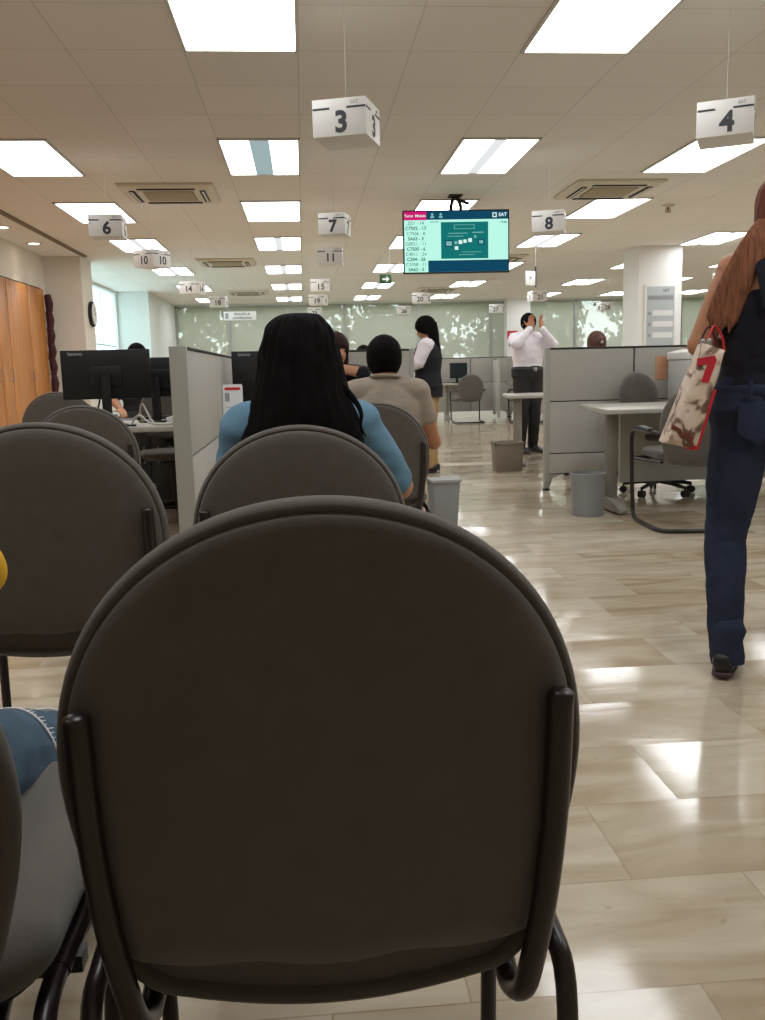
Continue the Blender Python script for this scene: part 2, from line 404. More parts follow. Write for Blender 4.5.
# ------------------------------------------------------------------ ceiling lights
COLS = [-2.400, -0.564, 1.266, 3.105, 5.525, 7.36, 9.2]
ROWS = [-10, -5, 0, 5, 9, 13, 18, 23, 28]
cname = ['column beside the left soffit', 'column left of number boxes 3 and 7', 'column over the hanging screen',
         'column above number box 8', 'column right of the white pillar', 'second column right of the white pillar', 'column along the right wall']
rname = ['behind the viewer', 'overhead', 'nearest', 'second nearest', 'third', 'fourth', 'fifth', 'sixth', 'farthest']
LW, LL = 0.590, 1.188
def troffer(x, y, label, style):
    t = thing('ceiling_light', label, 'ceiling light', (x + LW / 2, y + LL / 2, CEIL), 0, 'lit ceiling panels')
    hw, hl = LW / 2, LL / 2; fr = MB(); z0, z1 = -0.014, 0.004; e = .012
    fr.box(-hw - e, -hw + .006, -hl - e, hl + e, z0, z1).box(hw - .006, hw + e, -hl - e, hl + e, z0, z1)
    fr.box(-hw, hw, -hl - e, -hl + .006, z0, z1).box(-hw, hw, hl - .006, hl + e, z0, z1)
    fr.build('frame', M_TROFFER, t, smooth=False)
    s = .075 if style == 'off' else .045
    # two softly bowed lamp lenses with a flat strip between them
    for sg in (-1, 1):
        mb = MB(); n = 8; a, b = sg * s, sg * (hw - .006); rows = []
        for i in range(n + 1):
            q = i / n; x_ = a + (b - a) * q; z = -.003 - .006 * math.sin(PI * q)
            rows.append([V((x_, -hl + .006, z)), V((x_, hl - .006, z))])
        vs = [p for r in rows for p in r]; fs = [(2 * i, 2 * i + 1, 2 * i + 3, 2 * i + 2) for i in range(n)]
        mb.add(vs, fs).build('diffuser', M_DIFF, t)
    MB().box(-s, s, -hl + .006, hl - .006, -.005, -.002).build('centre_strip', {'off': M_DIFFT, 'dim': M_DIFFM, 'on': M_DIFF}[style], t, smooth=False)
    return t
for ci, x in enumerate(COLS):
    for ri, r in enumerate(ROWS):
        if ri < 2 and ci > 3: continue
        if ri < 1: continue
        style = 'off' if (ci, ri) == (1, 3) else ('on' if ri < 5 and not (ci, ri) == (2, 3) else 'dim')
        troffer(x, 3.955 + .61 * r + .012, 'lit ceiling panel, %s in the %s' % (rname[ri], cname[ci]), style)
for i, (x, y) in enumerate(((-3.36, 10.9), (-3.38, 12.2), (-3.36, 9.4), (-3.36, 7.9))):
    t = thing('downlight', ['small round ceiling downlight, second from the far end of the wooden doors', 'small round ceiling downlight nearest the far end of the wooden doors',
                            'small round ceiling downlight, third from the far end of the wooden doors', 'small round ceiling downlight, fourth from the far end of the wooden doors'][i], 'downlight', (x, y, CEIL), 0, 'round downlights')
    MB().lathe([(.105, .002), (.105, -.008), (.085, -.012), (.082, -.006)]).build('rim', M_TROFFER, t)
    MB().lathe([(.082, -.004), (.06, -.0065), (.001, -.007)]).build('lens', M_DOWN, t)
    sp = bpy.data.lights.new('downlight_beam', 'SPOT'); sp.energy = 22; sp.color = (1, .92, .78); sp.spot_size = 1.25; sp.spot_blend = .5; sp.shadow_soft_size = .05
    so = bpy.data.objects.new('downlight_beam', sp); C.objects.link(so); so.parent = t; so.location = (0, 0, -.03)

# ------------------------------------------------------------------ air-conditioning cassettes, detector, hanging signs
def cassette(x, y, label):
    t = thing('ceiling_cassette', label, 'air conditioner', (x, y, CEIL), 0, 'ceiling air conditioners'); h = .43
    m = MB()
    m.rings([[V((sx * a, sy * a, z)) for sx, sy in ((-1, -1), (1, -1), (1, 1), (-1, 1))] for a, z in ((h, .002), (h, -.02), (h - .03, -.036), (h - .19, -.04), (h - .2, -.03))])
    m.build('panel', M_AC, t, bev=.006)
    MB().box(-.225, .225, -.225, .225, -.046, -.03).build('grille', M_ACD, t, bev=.004)
    for k in range(4):
        R = Matrix.Rotation(k * PI / 2, 3, 'Z')
        MB().box(-.26, .26, -.345, -.295, -.047, -.03, R).build('air_slot', M_DARK, t, smooth=False)
        MB().box(-.26, .26, -.335, -.315, -.052, -.044, R).build('louvre', M_TROFFER, t, smooth=False)
    return t
for x, y, l in ((-1.19, 8.98, 'square ceiling air conditioner nearest on the left, above number box 6'), (3.05, 8.95, 'square ceiling air conditioner right of the hanging screen, near number box 8'),
                (-1.12, 14.4, 'square ceiling air conditioner in the middle of the left line, beyond number box 10'), (-1.12, 19.7, 'square ceiling air conditioner farthest on the left, beyond number box 18'),
                (3.1, 14.4, 'square ceiling air conditioner beyond the hanging screen, second on the right'), (2.95, 19.7, 'square ceiling air conditioner farthest behind the hanging screen')):
    cassette(x, y, l)
t = thing('ceiling_sprinkler', 'small brass-toned sprinkler fitting on the ceiling right of the screen', 'sprinkler', (4.05, 9.9, CEIL))
MB().lathe([(.07, .001), (.07, -.012), (.03, -.02), (.018, -.024)]).build('rose', M_AC, t)
MB().tube([(0, 0, -.02), (0, 0, -.06)], .013, n=10).tube([(-.02, 0, -.03), (-.03, 0, -.055), (0, 0, -.075), (.03, 0, -.055), (.02, 0, -.03)], .005, n=8).build('nozzle', mat('brass', rgb(150, 125, 70), .35, metal=.7), t)
MB().lathe([(.035, -.074), (.036, -.078), (.001, -.08)]).build('deflector', MATS['brass'], t)

def number_box(num, x, y, rz, label, z=2.192, w=.262, h=.168):
    t = thing('number_sign', label, 'sign', (x, y, z), rz, 'hanging desk number boxes'); a = w / 2; b = h / 2
    m = MB().box(-a, a, -a, a, -b, b)
    m.build('box', M_SIGN, t, bev=.002)
    MB().tube([(0, 0, b - .01), (0, 0, CEIL - z)], .0008, n=6).build('wire', M_WIRE, t)
    for k in range(4):
        R = Matrix.Rotation(k * PI / 2, 3, 'Z'); q = a + .0006
        text('digits', str(num), .132 if len(str(num)) < 2 else .112, M_INK, t, R @ V((.010, -q, -.025)), (PI / 2, 0, k * PI / 2), bold=.034 if len(str(num)) < 2 else .022)
        for u, v in ((-a + .004, -a + .085), (a - .094, a - .002)): MB().box(u, v, -q - .0008, -q + .001, b - .047, b - .038, R).build('print_bar', M_INK, t, smooth=False)
        text('small_print', 'SAT', .022, M_INKL, t, R @ V((a - .055, -q, b - .022)), (PI / 2, 0, k * PI / 2))
    return t
for num, x, y, rz, l in (
    (3, .252, 4.55, -.33, 'hanging white number box 3, nearest on the left of the aisle'), (4, 2.15, 4.55, -.49, 'hanging white number box 4, top right of the picture'),
    (6, -1.53, 7.65, .05, 'hanging white number box 6 below the left air conditioner'), (7, .30, 7.65, -.28, 'hanging white number box 7 behind box 3'),
    (8, 2.1, 7.65, -.34, 'hanging white number box 8 right of the screen'), (10, -1.515, 9.7, -.6, 'hanging white number box 10 turned corner-on'),
    (11, .325, 9.7, -.1, 'hanging white number box 11 behind box 7'), (14, -1.49, 12.9, -.38, 'hanging number box 14 near the recessed window'),
    (15, .28, 12.9, -.07, 'hanging white number box 15 above the dark-haired woman'), (16, 6.12, 12.9, -.46, 'hanging white number box 16 beside the arm of the woman in jeans'),
    (18, -1.36, 15.4, -.13, 'hanging white number box 18 on the left near the windows'), (19, .29, 15.4, -.27, 'hanging white number box 19 above box 25'),
    (20, 2.03, 15.4, -.36, 'hanging white number box 20 below the screen'), (21, 4.03, 15.4, .1, 'hanging white number box 21 above the man in the white shirt'),
    (22, 6.3, 15.4, .2, 'hanging white number box 22 mostly behind the white pillar'), (25, .275, 18.4, -.15, 'hanging white number box 25 just above the black hair'),
    (26, 2.07, 18.4, -.16, 'hanging white number box 26 near the standing woman in the vest'), (27, 3.98, 18.4, -.5, 'hanging white number box 27 against the far windows'),
    (28, 6.23, 18.4, .08, 'hanging white number box 28 above the bun of hair')):
    number_box(num, x, y, rz, l, z=2.178 if y < 5 else 2.19, w=.22 if num == 7 else .262)
t = thing('exit_sign', 'small green arrow sign hanging left of the screen', 'sign', (1.2, 12.9, 2.27))
MB().box(-.085, .085, -.008, .008, -.065, .065).build('board', M_GREEN, t, bev=.002)
MB().prism([(-.05, -.012), (.008, -.012), (.008, -.042), (.055, 0), (.008, .042), (.008, .012), (-.05, .012)], -.0095, -.008, 'y').build('arrow', M_PAPER, t, smooth=False)
MB().tube([(-.06, 0, .06), (-.06, 0, CEIL - 2.27)], .002, n=6).tube([(.06, 0, .06), (.06, 0, CEIL - 2.27)], .002, n=6).build('wire', M_WIRE, t)
t = thing('notice_board', 'long white hanging sign with small print before the far left windows', 'sign', (-1.26, 19.0, 2.18))
MB().box(-.33, .33, -.01, .01, -.088, .088).build('board', M_PAPER, t, bev=.003)
MB().box(-.30, -.235, -.012, -.0095, -.06, .06).build('icon', M_INKL, t, smooth=False)
text('small_print', 'Atención al', .07, M_INK, t, (.04, -.0105, .038), (PI / 2, 0, 0), bold=.01); text('small_print', 'contribuyente', .07, M_INK, t, (.04, -.0105, -.04), (PI / 2, 0, 0), bold=.01)
MB().tube([(-.28, 0, .08), (-.28, 0, CEIL - 2.18)], .002, n=6).tube([(.28, 0, .08), (.28, 0, CEIL - 2.18)], .002, n=6).build('wire', M_WIRE, t)
t = thing('direction_sign', 'small thin hanging sign with an arrow right of the screen', 'sign', (3.28, 12.9, 2.25), .5)
MB().box(-.1, .1, -.006, .006, -.1, .1).build('board', M_SIGN, t, bev=.002)
MB().box(.085, .1, -.012, .012, -.12, .17).build('edge', M_INK, t, smooth=False)
text('arrow', '>', .1, M_INK, t, (-.01, -.0065, 0), (PI / 2, 0, 0))
MB().tube([(.092, 0, .1), (.092, 0, CEIL - 2.25)], .002, n=6).build('wire', M_WIRE, t)

# ------------------------------------------------------------------ hanging queue screen
S_TEAL = emit('screen_teal', (.008, .17, .165, 1), 1.15); S_MINT = emit('screen_mint', (.50, .95, .80, 1), 1.15); S_NAVY = emit('screen_navy', (.006, .062, .12, 1), 1.15)
S_PINK = emit('screen_pink', (.62, .012, .16, 1), 1.15); S_WHITE = emit('screen_white', (.72, .95, .9, 1), 1.15); S_INK = emit('screen_ink', (.02, .10, .09, 1), 1.0)
S_TEALL = emit('screen_teal_light', (.22, .55, .52, 1), 1.0)
tv = thing('queue_screen', 'wide flat screen with teal queue display hanging from the ceiling', 'screen', (1.578, 9.2, 2.262), -.03); tv.scale = (1.15, 1.15, 1.15); TT = (CEIL - 2.262) / 1.15
hw, hh = .468, .268
MB().box(-hw, hw, 0, .05, -hh, hh).build('housing', M_BLACK, tv, bev=.006)
MB().box(-.2, .2, .05, .085, -.14, .14).build('back_box', M_BLACK, tv, bev=.01)
MB().tube([(-.035, .07, hh - .1), (-.035, .065, hh + .04), (-.01, .05, TT)], .016, n=10).tube([(.05, .07, hh - .1), (.05, .065, hh + .04), (.012, .05, TT)], .016, n=10).tube([(0, .05, TT - .03), (.12, .03, TT - .075)], .014, n=8).box(-.06, .06, -.01, .11, TT - .012, TT).build('ceiling_bracket', M_DARK, tv)
sc = MB().box(-hw + .012, hw - .012, -.003, .001, -hh + .012, hh - .012).build('screen', S_MINT, tv, smooth=False)
def scr(name, x0, x1, z0, z1, m, d=.0045): return MB().box(x0, x1, -d, -.003, z0, z1).build(name, m, sc, smooth=False)
scr('header', -hw + .012, hw - .012, hh - .082, hh - .012, S_NAVY); scr('header_tab', -hw + .012, -.262, hh - .084, hh - .012, S_PINK, .006)
scr('footer', -.25, hw - .012, -hh + .012, -.158, S_NAVY); scr('picture', -.135, .28, -.145, .165, S_TEAL)
RX = (PI / 2, 0, 0)
text('lettering', 'Turno  Módulo', .030, S_WHITE, sc, (-.359, -.0065, hh - .049), RX, bold=.02)
text('logo', 'SAT', .042, S_WHITE, sc, (.408, -.005, hh - .047), RX, bold=.02)
MB().box(.318, .355, -.0055, -.0045, hh - .068, hh - .028).build('logo', S_WHITE, sc, smooth=False); MB().box(.326, .347, -.0062, -.005, hh - .06, hh - .036).build('logo', S_NAVY, sc, smooth=False)
for i in range(2):
    MB().ell((-.21 + .075 * i, -.005, hh - .038), (.011, .001, .012)).box(-.226 + .075 * i, -.194 + .075 * i, -.0055, -.0045, hh - .068, hh - .052).build('icon', S_TEALL, sc, smooth=False)
for i, s in enumerate(('2J51 - 14', 'C7502 - 17', 'C7506 - 8', 'SA63 - 5', 'G0021 - 11', 'C7505 - 6', 'C4011 - 24', 'C204 - 26', 'C3058 - 11', 'SA62 - 5')):
    text('lettering', s, .040, S_INK, sc, (-.355, -.0045, .158 - i * .0435), RX, bold=.018 if i % 2 else -.004)
text('lettering', 'Atención', .022, S_INK, sc, (-.19, -.0045, .168), RX); text('lettering', '10:46', .026, S_INK, sc, (.415, -.0045, .158), RX, bold=.01)
MB().box(-.02, .16, -.0052, -.0044, .105, .142).build('title_box', S_TEALL, sc, smooth=False); MB().box(-.015, .155, -.0056, -.005, .109, .138).build('title_fill', S_TEAL, sc, smooth=False)
for (a, b, z, h) in ((-.07, .1, .07, .006), (.14, .24, .075, .008), (-.08, .06, .045, .005), (.05, .22, -.09, .004), (.02, .16, -.112, .004)):
    MB().box(a, b, -.0053, -.0044, z - h / 2, z + h / 2).build('text_line', S_TEALL, sc, smooth=False)
for (a, b, c, d) in ((-.1, -.03, -.045, .012), (.19, .245, -.03, .018)):
    MB().box(a, b, -.0053, -.0044, c, d).build('icon', S_NAVY, sc, smooth=False); MB().box(a + .01, b - .01, -.006, -.005, c + .01, d - .01).build('icon', S_TEALL, sc, smooth=False)
for (x, z, r) in ((-.005, -.01, .012), (.035, -.005, .016), (.075, .002, .014), (.12, .01, .016), (.0, -.055, .015), (.165, .04, .01)):
    MB().box(x - r, x + r, -.0053, -.0044, z - r, z + r).build('icon', S_WHITE if r > .0135 else S_TEALL, sc, smooth=False)

# ------------------------------------------------------------------ wall details
t = thing('wall_clock', 'round pale wall clock seen edge-on on the side of the pier', 'clock', (-3.12, 13.93, 1.93), PI / 2)
Ry = Matrix.Rotation(PI / 2, 3, 'X')
MB().rings([[Ry @ V((r * math.cos(2 * PI * j / 32), r * math.sin(2 * PI * j / 32) * 1.0, z)) for j in range(32)] for r, z in ((.18, 0), (.19, .02), (.18, .05), (.162, .055))]).build('case', M_DARK, t)
MB().rings([[Ry @ V((r * math.cos(2 * PI * j / 32), r * math.sin(2 * PI * j / 32), z)) for j in range(32)] for r, z in ((.161, .05), (.161, .057))]).build('dial', M_SIGN, t, smooth=False)
MB().box(-.004, .004, -.061, -.058, -.02, .1).box(-.01, .07, -.061, -.058, -.004, .004).build('hands', M_INK, t, smooth=False)
t = thing('poster_frame', 'tall glazed notice frame on the front of the white pillar', 'notice', (5.31, 13.19, 1.74))
MB().box(-.24, .24, -.02, .008, -.50, .42).build('frame', M_WHITE, t, bev=.004)
MB().box(-.21, .21, -.024, -.018, -.47, .39).build('sheet', mat('glossy_sheet', rgb(186, 194, 196), .15, spec=.6), t, smooth=False)
MB().box(-.19, .19, -.027, -.023, .20, .26).build('heading_bar', M_INKL, t, smooth=False)
text('small_print', 'SAT', .06, M_INK, t, (.08, -.0245, .33), RX)
for k in range(3): MB().box(-.19, -.15, -.026, -.023, -.02 - k * .16, .02 - k * .16).build('icon', M_INKL, t, smooth=False)
for k in range(3): MB().box(-.12, .19, -.026, -.023, -.035 - k * .16, .045 - k * .16).build('text_block', M_PAPER, t, smooth=False)
t = thing('wall_plate', 'small red safety notice on the narrow white pillar behind the man', 'notice', (5.22, 22.64, 1.82))
MB().box(-.06, .2, -.008, .012, -.11, .09).build('board', M_RED, t, smooth=False); MB().box(0, .14, -.01, -.007, -.05, .04).build('symbol', M_PAPER, t, smooth=False)
t = thing('paper_notice', 'white paper notice below the red notice on the narrow pillar', 'notice', (5.24, 22.64, 1.5))
MB().box(-.07, .1, -.004, .012, -.14, .14).build('sheet', M_PAPER, t, smooth=False); MB().box(-.05, .08, -.005, -.003, .02, .1).build('text_block', M_INKL, t, smooth=False)

# ------------------------------------------------------------------ partitions and desks
def partition(label, p0, p1, z=1.147, segs=(1.0,), thick=.06, rails=(.72, .30), foot=True, ends=(True, True), group='workstation partitions', capm=None):
    p0, p1 = V((p0[0], p0[1], 0)), V((p1[0], p1[1], 0)); L = (p1 - p0).length; a = math.atan2(p1.y - p0.y, p1.x - p0.x)
    t = thing('partition_panel', label, 'partition', p0, a, group); h = thick / 2; zb = .135; x = 0
    for i, s in enumerate(segs):
        w = L * s; zs = [zb] + sorted(rails) + [z - .012]
        for c, d in zip(zs[:-1], zs[1:]):
            MB().box(x + .006, x + w - .006, -h, h, c + .004, d - .004).build('infill', M_PANEL, t, bev=.006)
        MB().box(x + .004, x + w - .004, -h + .008, h - .008, zb, z - .012).build('core', M_PEDGE, t, smooth=False)
        x += w
    MB().box(0, L, -h - .003, h + .003, z - .012, z).build('top_cap', capm or M_PEDGE, t, bev=.003)
    for j, xe in enumerate((0, L)):
        if ends[j]: MB().box(xe - .02, xe + .02, -h - .004, h + .004, .06, z).build('end_post', M_PFRAME, t, bev=.004)
        if foot:
            s = 1 if j == 0 else -1
            MB().prism([(xe - .022 * s, .016), (xe + .022 * s, .016), (xe + .05 * s, .1), (xe + .16 * s, .137), (xe - .022 * s, .137)], -h + .012, h - .012, 'y').build('foot', M_PFRAME, t, bev=.003)
            MB().lathe([(.012, .0), (.03, 0), (.03, .012), (.012, .018), (.012, .03)], (xe, 0, 0), 14).build('glide', M_BLACK, t)
    return t
def tfoot_leg(x, y, z, parent, d=-1, w=.075, l=.34):
    g = MB().tube([(x, y, .06), (x, y, z)], w * .62, w * .5, n=16, side=V((1, 0, 0))).build('leg', M_LEGM, parent)
    f = MB()
    f.rings([[V((x + sx * q * w * .6, y + d * yy, zz)) for sx, zz in ((-1, .012), (1, .012), (1, hh_), (-1, hh_))] for yy, q, hh_ in ((-.12, .8, .06), (.0, 1, .10), (.12, 1, .09), (l - .1, .75, .05), (l - .08, .5, .035))])
    f.lathe([(.018, 0), (.018, .014)], (x, y + d * (l - .13), 0), 10)
    f.build('foot', M_LEGM, g, bev=.006)
def desk(label, outline, legs, z=.715, d=-1, modesty=None, th=.03):
    cx, cy = outline[0]
    t = thing('office_desk', label, 'desk', (cx, cy, 0), 0, 'office desks')
    MB().prism([(x - cx, y - cy) for x, y in outline], z - th, z).build('worktop', M_DESK, t, bev=.006)
    for x, y in legs: tfoot_leg(x - cx, y - cy, z - th, t, d)
    if modesty:
        x0, x1, y = modesty
        MB().box(x0 - cx, x1 - cx, y - cy - .012, y - cy + .012, .12, z - th).build('modesty_panel', M_PFRAME, t, bev=.003)
    return t
partition('long grey partition behind the sled chair, right of the aisle', (1.945, 7.13), (4.35, 7.13), segs=(.295, .375, .33))
partition('grey side partition seen end-on left of the black-haired woman', (-.572, 4.25), (-.572, 7.05), z=1.132, segs=(.5, .5), thick=.072, rails=(.62,))
partition('grey partition behind the seated man in the grey shirt', (-.5, 7.13), (.85, 7.13), z=1.165, segs=(.5, .5), rails=(.72,))
partition('far low grey partition behind the chair near the windows', (2.6, 18.2), (4.16, 18.2), z=1.22, segs=(.5, .5), rails=(.72,))
partition('far low grey partition left of the man in the white shirt', (4.2, 18.2), (6.3, 18.2), z=1.22, segs=(.5, .5), rails=(.72,))
partition('grey divider end-on between the two far desks', (3.68, 16.9), (3.85, 18.1), z=1.17, rails=(.72,), thick=.05, foot=False)
desk('grey peninsula desk left of the woman with the tote bag', [(1.93, 5.64), (3.7, 5.64), (3.7, 7.07), (2.86, 7.07), (2.86, 6.62), (2.06, 6.62)], [(2.10, 6.02), (3.5, 6.02)], modesty=(2.35, 3.68, 6.56))
desk('small grey desk end beyond the right-hand partition', [(2.07, 9.0), (3.6, 9.0), (3.6, 9.9), (2.2, 9.9)], [(2.19, 8.95 + .2), (3.4, 9.15)], d=-1)
desk('grey desk under the twin black monitors', [(-1.30, 5.2), (-.618, 5.2), (-.618, 6.05), (-1.30, 6.05)], [(-1.2, 5.65)])
desk('grey desk in front of the man in the grey shirt', [(-.53, 5.75), (.74, 5.75), (.74, 6.42), (-.53, 6.42)], [(.64, 6.1)], modesty=(-.4, .6, 6.3))
desk('far grey desk with a monitor near the windows', [(2.7, 17.3), (3.5, 17.3), (3.5, 18.15), (2.7, 18.15)], [(2.8, 17.7)], d=-1)
desk('far grey desk left of the man in the white shirt', [(3.95, 16.6), (5.6, 16.6), (5.6, 17.5), (3.95, 17.5)], [(5.45, 17.0)], modesty=(4.0, 5.4, 16.75))

def monitor(label, x, y, z, rz, w=.56, h=.33, brand=True, facing=True, gap=.1, group='black computer monitors'):
    t = thing('computer_monitor', label, 'monitor', (x, y, z), rz, group)   # local -Y side is the back
    zc = gap + h / 2
    MB().box(-w / 2, w / 2, -.018, .018, gap, gap + h).build('housing', M_SCREENBACK, t, bev=.006)
    MB().box(-w / 2 + .012, w / 2 - .012, .017, .0195, gap + .02, gap + h - .012).build('screen', mat('lcd_glass', rgb(30, 40, 48), .2), t, smooth=False)
    MB().box(-.09, .09, -.028, -.015, zc - .07, zc + .05).build('rear_bulge', M_SCREENBACK, t, bev=.008)
    MB().tube([(0, -.05, .012), (0, -.05, zc)], .028, .014, n=14, side=V((1, 0, 0))).build('stand', M_BLACK, t)
    MB().lathe([(.001, .012), (.11, .012), (.115, .006), (.115, 0), (.001, 0)], (0, -.04, 0)).build('base', M_BLACK, t)
    if brand: text('logo', 'lenovo', .03, M_INKL, t, (-w / 2 + .085, -.0186, gap + h - .022), RX, bold=.015)
    return t
monitor('large black monitor seen from behind, nearest on the left desk', -1.149, 5.42, .715, .03, .506, .285, gap=.158)
monitor('second black monitor half behind the nearest one on the left desk', -.92, 5.80, .715, -.1, .52, .245, brand=False, gap=.155)
monitor('black monitor behind the white brochure, beside the black hair', -.20, 6.18, .715, .02, .56, .35, gap=.085)
monitor('far small black monitor behind the standing woman in the vest', 3.06, 17.75, .715, PI + .5, .42, .30, brand=False, gap=.1)
monitor('far black monitor left of the man in the white shirt', 4.22, 17.1, .715, PI, .42, .28, brand=False, gap=.1)
monitor('black monitor seen edge-on beside the grey printer', 3.40, 6.55, .715, PI / 2 + .25, .5, .38, brand=False, gap=.09)

# desk clutter
t = thing('brochure_stand', 'white leaflet with red heading standing on desk left of black hair', 'leaflet', (-.468, 5.95, .715), .0)
MB().box(-.062, .062, -.002, .004, .02, .22, Matrix.Rotation(-.10, 3, 'X')).build('leaflet', M_PAPER, t, smooth=False)
MB().box(-.05, .05, -.004, -.001, .182, .2, Matrix.Rotation(-.10, 3, 'X')).build('red_heading', M_RED, t, smooth=False)
MB().box(-.05, -.02, -.004, -.001, .11, .165, Matrix.Rotation(-.10, 3, 'X')).box(-.05, .05, -.004, -.001, .07, .073, Matrix.Rotation(-.1, 3, 'X')).build('picture', M_INKL, t, smooth=False)
MB().box(-.066, .066, -.03, .05, 0, .012).box(-.066, .066, .004, .008, 0, .21, Matrix.Rotation(-.1, 3, 'X')).build('holder', mat('clear_acrylic', rgb(215, 220, 220), .15), t, smooth=False)
t = thing('paper_tray', 'stack of white forms on the left desk behind the monitor', 'papers', (-.752, 5.555, .715), .0)
for k in range(5): MB().box(-.075, .075, -.1, .1, k * .008, k * .008 + .006, Matrix.Rotation(.05 * ((k * 7) % 3 - 1), 3, 'Z')).build('form', M_PAPER, t, smooth=False)
t = thing('document_folder', 'white folder leaning on the side partition on the left desk', 'folder', (-.645, 5.45, .715), 0)
MB().box(-.012, .018, -.1, .1, 0, .27, Matrix.Rotation(.05, 3, 'Y')).build('cover', M_PAPER, t, bev=.003)
t = thing('computer_keyboard', 'black keyboard lying behind the monitors on the left desk', 'keyboard', (-.88, 5.975, .715), .0)
MB().box(-.2, .2, -.065, .065, .004, .02).build('body', M_BLACK, t, bev=.004)
MB().box(-.19, .19, -.055, .055, .02, .026).build('keys', M_DARK, t, bev=.002)
for k, (pts, l) in enumerate((([(-1.01, 5.36, .724), (-.99, 5.34, .76), (-.95, 5.31, .775), (-.90, 5.29, .735), (-.84, 5.29, .724), (-.76, 5.32, .724), (-.67, 5.30, .724)], 'pale cable curling along the front of the left desk'),
                    ([(-.985, 5.55, .724), (-.98, 5.48, .80), (-.96, 5.44, .84), (-.93, 5.42, .79), (-.90, 5.40, .735), (-.86, 5.38, .724), (-.78, 5.385, .724)], 'pale cable looping behind the first on the left desk'),
                    ([(-1.19, 5.385, .87), (-1.185, 5.30, .80), (-1.14, 5.245, .735), (-1.06, 5.24, .724), (-.95, 5.25, .724)], 'black cable hanging below the nearest left monitor'))):
    sm = []
    for i in range(len(pts) - 1):
        for q in range(5):
            a, b = V(pts[max(i - 1, 0)]), V(pts[i]); c, d = V(pts[i + 1]), V(pts[min(i + 2, len(pts) - 1)]); u = q / 5
            sm.append(.5 * ((2 * b) + (c - a) * u + (2 * a - 5 * b + 4 * c - d) * u * u + (3 * b - a - 3 * c + d) * u ** 3))
    tag(MB().tube(sm, .006, n=8).build('computer_cable', M_CABLE if k < 2 else M_BLACK), l, 'cable')
t = thing('paper_cup', 'small white cup on the left desk by the partition', 'cup', (-.705, 5.415, .715))
MB().lathe([(.022, 0), (.03, .06), (.026, .06), (.02, .006)]).build('cup', M_PAPER, t)
t = thing('desk_printer', 'grey desktop printer with curved lid behind the tote bag', 'printer', (3.10, 6.86, .715))
MB().box(-.19, .19, -.18, .18, 0, .315).build('body', M_PRN, t, bev=.012)
o = MB(); o.prism([(-.2, .315)] + [(-.2 + .4 * i / 12, .345 + .055 * math.sin(PI * (.15 + .7 * i / 12))) for i in range(13)] + [(.2, .315)], -.19, .19, 'y'); o.build('lid', mat('printer_white', rgb(226, 226, 222), .35), t, bev=.008)
MB().box(-.17, .17, -.186, -.17, .02, .1).build('paper_drawer', mat('printer_pale', rgb(206, 206, 204), .4), t, bev=.004)
MB().box(-.02, .02, -.184, -.176, .17, .19).build('badge', M_INKL, t, smooth=False)
t = thing('pinned_sheet', 'salmon sheet of paper pinned to the right partition beside the printer', 'paper', (2.86, 7.0975, .965))
MB().box(-.03, .065, -.004, .0, -.09, .095).build('sheet', M_SALMON, t, smooth=False)

t = thing('shade_blocker', 'added low dark cabinet behind the swivel chair at the left desk', 'blocker', (-1.15, 7.0, 0))  # added block; its dark colour stands in for shade and hides bright floor
MB().box(-.5, .5, -.2, .2, .03, .68).build('body', M_PEDGE, t, bev=.006)
for sx in (-1, 1):
    d_ = MB().box(sx * .25 - .235, sx * .25 + .235, -.215, -.2, .06, .66).build('door', M_PEDGE, t, bev=.004)  # front and handle only dress the added block
    MB().tube([(sx * .05, -.215, .36), (sx * .05, -.235, .36), (sx * .05, -.235, .48), (sx * .05, -.215, .48)], .005, n=8).build('handle', M_ALU, d_)
MB().box(-.48, .48, -.18, .18, 0, .03).build('plinth', M_BLACK, t, smooth=False)

# bins and floor things
t = thing('waste_bin', 'round grey waste bin beside the peninsula desk leg', 'bin', (1.885, 5.86, 0))
MB().lathe([(.001, 0), (.104, 0), (.108, .01), (.116, .278), (.120, .286), (.114, .288), (.102, .015), (.001, .012)]).build('body', M_BIN, t)
t = thing('waste_basket', 'small square tapered grey waste bin behind the near chair', 'bin', (.845, 5.5, 0), .08)
def sq(a, z): return [V((a * x, a * y, z)) for x, y in ((-1, -.92), (-.92, -1), (.92, -1), (1, -.92), (1, .92), (.92, 1), (-.92, 1), (-1, .92))]
MB().rings([sq(.066, 0), sq(.07, .01), sq(.088, .32), sq(.081, .32), sq(.064, .015)]).build('body', M_BIN, t)
MB().rings([sq(.088, .308), sq(.096, .31), sq(.096, .325), sq(.084, .325)]).build('rim', mat('bin_rim', rgb(160, 160, 158), .4), t)
t = thing('storage_box', 'taupe rectangular box on the floor by the far desk leg', 'box', (1.96, 8.62, 0))
MB().rings([[V((x * a, y * b, z)) for x, y in ((-1, -1), (1, -1), (1, 1), (-1, 1))] for a, b, z in ((.125, .1, 0), (.14, .115, .28), (.13, .105, .28), (.115, .09, .012))]).build('body', M_CRATE, t, bev=.006)
MB().box(-.148, .148, -.122, -.11, .262, .285).box(-.148, .148, .11, .122, .262, .285).box(-.148, -.136, -.122, .122, .262, .285).box(.136, .148, -.122, .122, .262, .285).build('rim', M_CRATE, t, smooth=False)
t = thing('plastic_bottle', 'pale bottle standing on the floor behind the desk leg', 'bottle', (2.17, 6.28, 0))
MB().lathe([(.001, 0), (.034, 0), (.037, .02), (.037, .14), (.014, .19), (.013, .2), (.001, .2)]).build('body', mat('bottle_cream', rgb(214, 206, 186), .3), t)
MB().lathe([(.001, .225), (.017, .225), (.017, .198), (.001, .198)]).build('cap', M_PAPER, t)

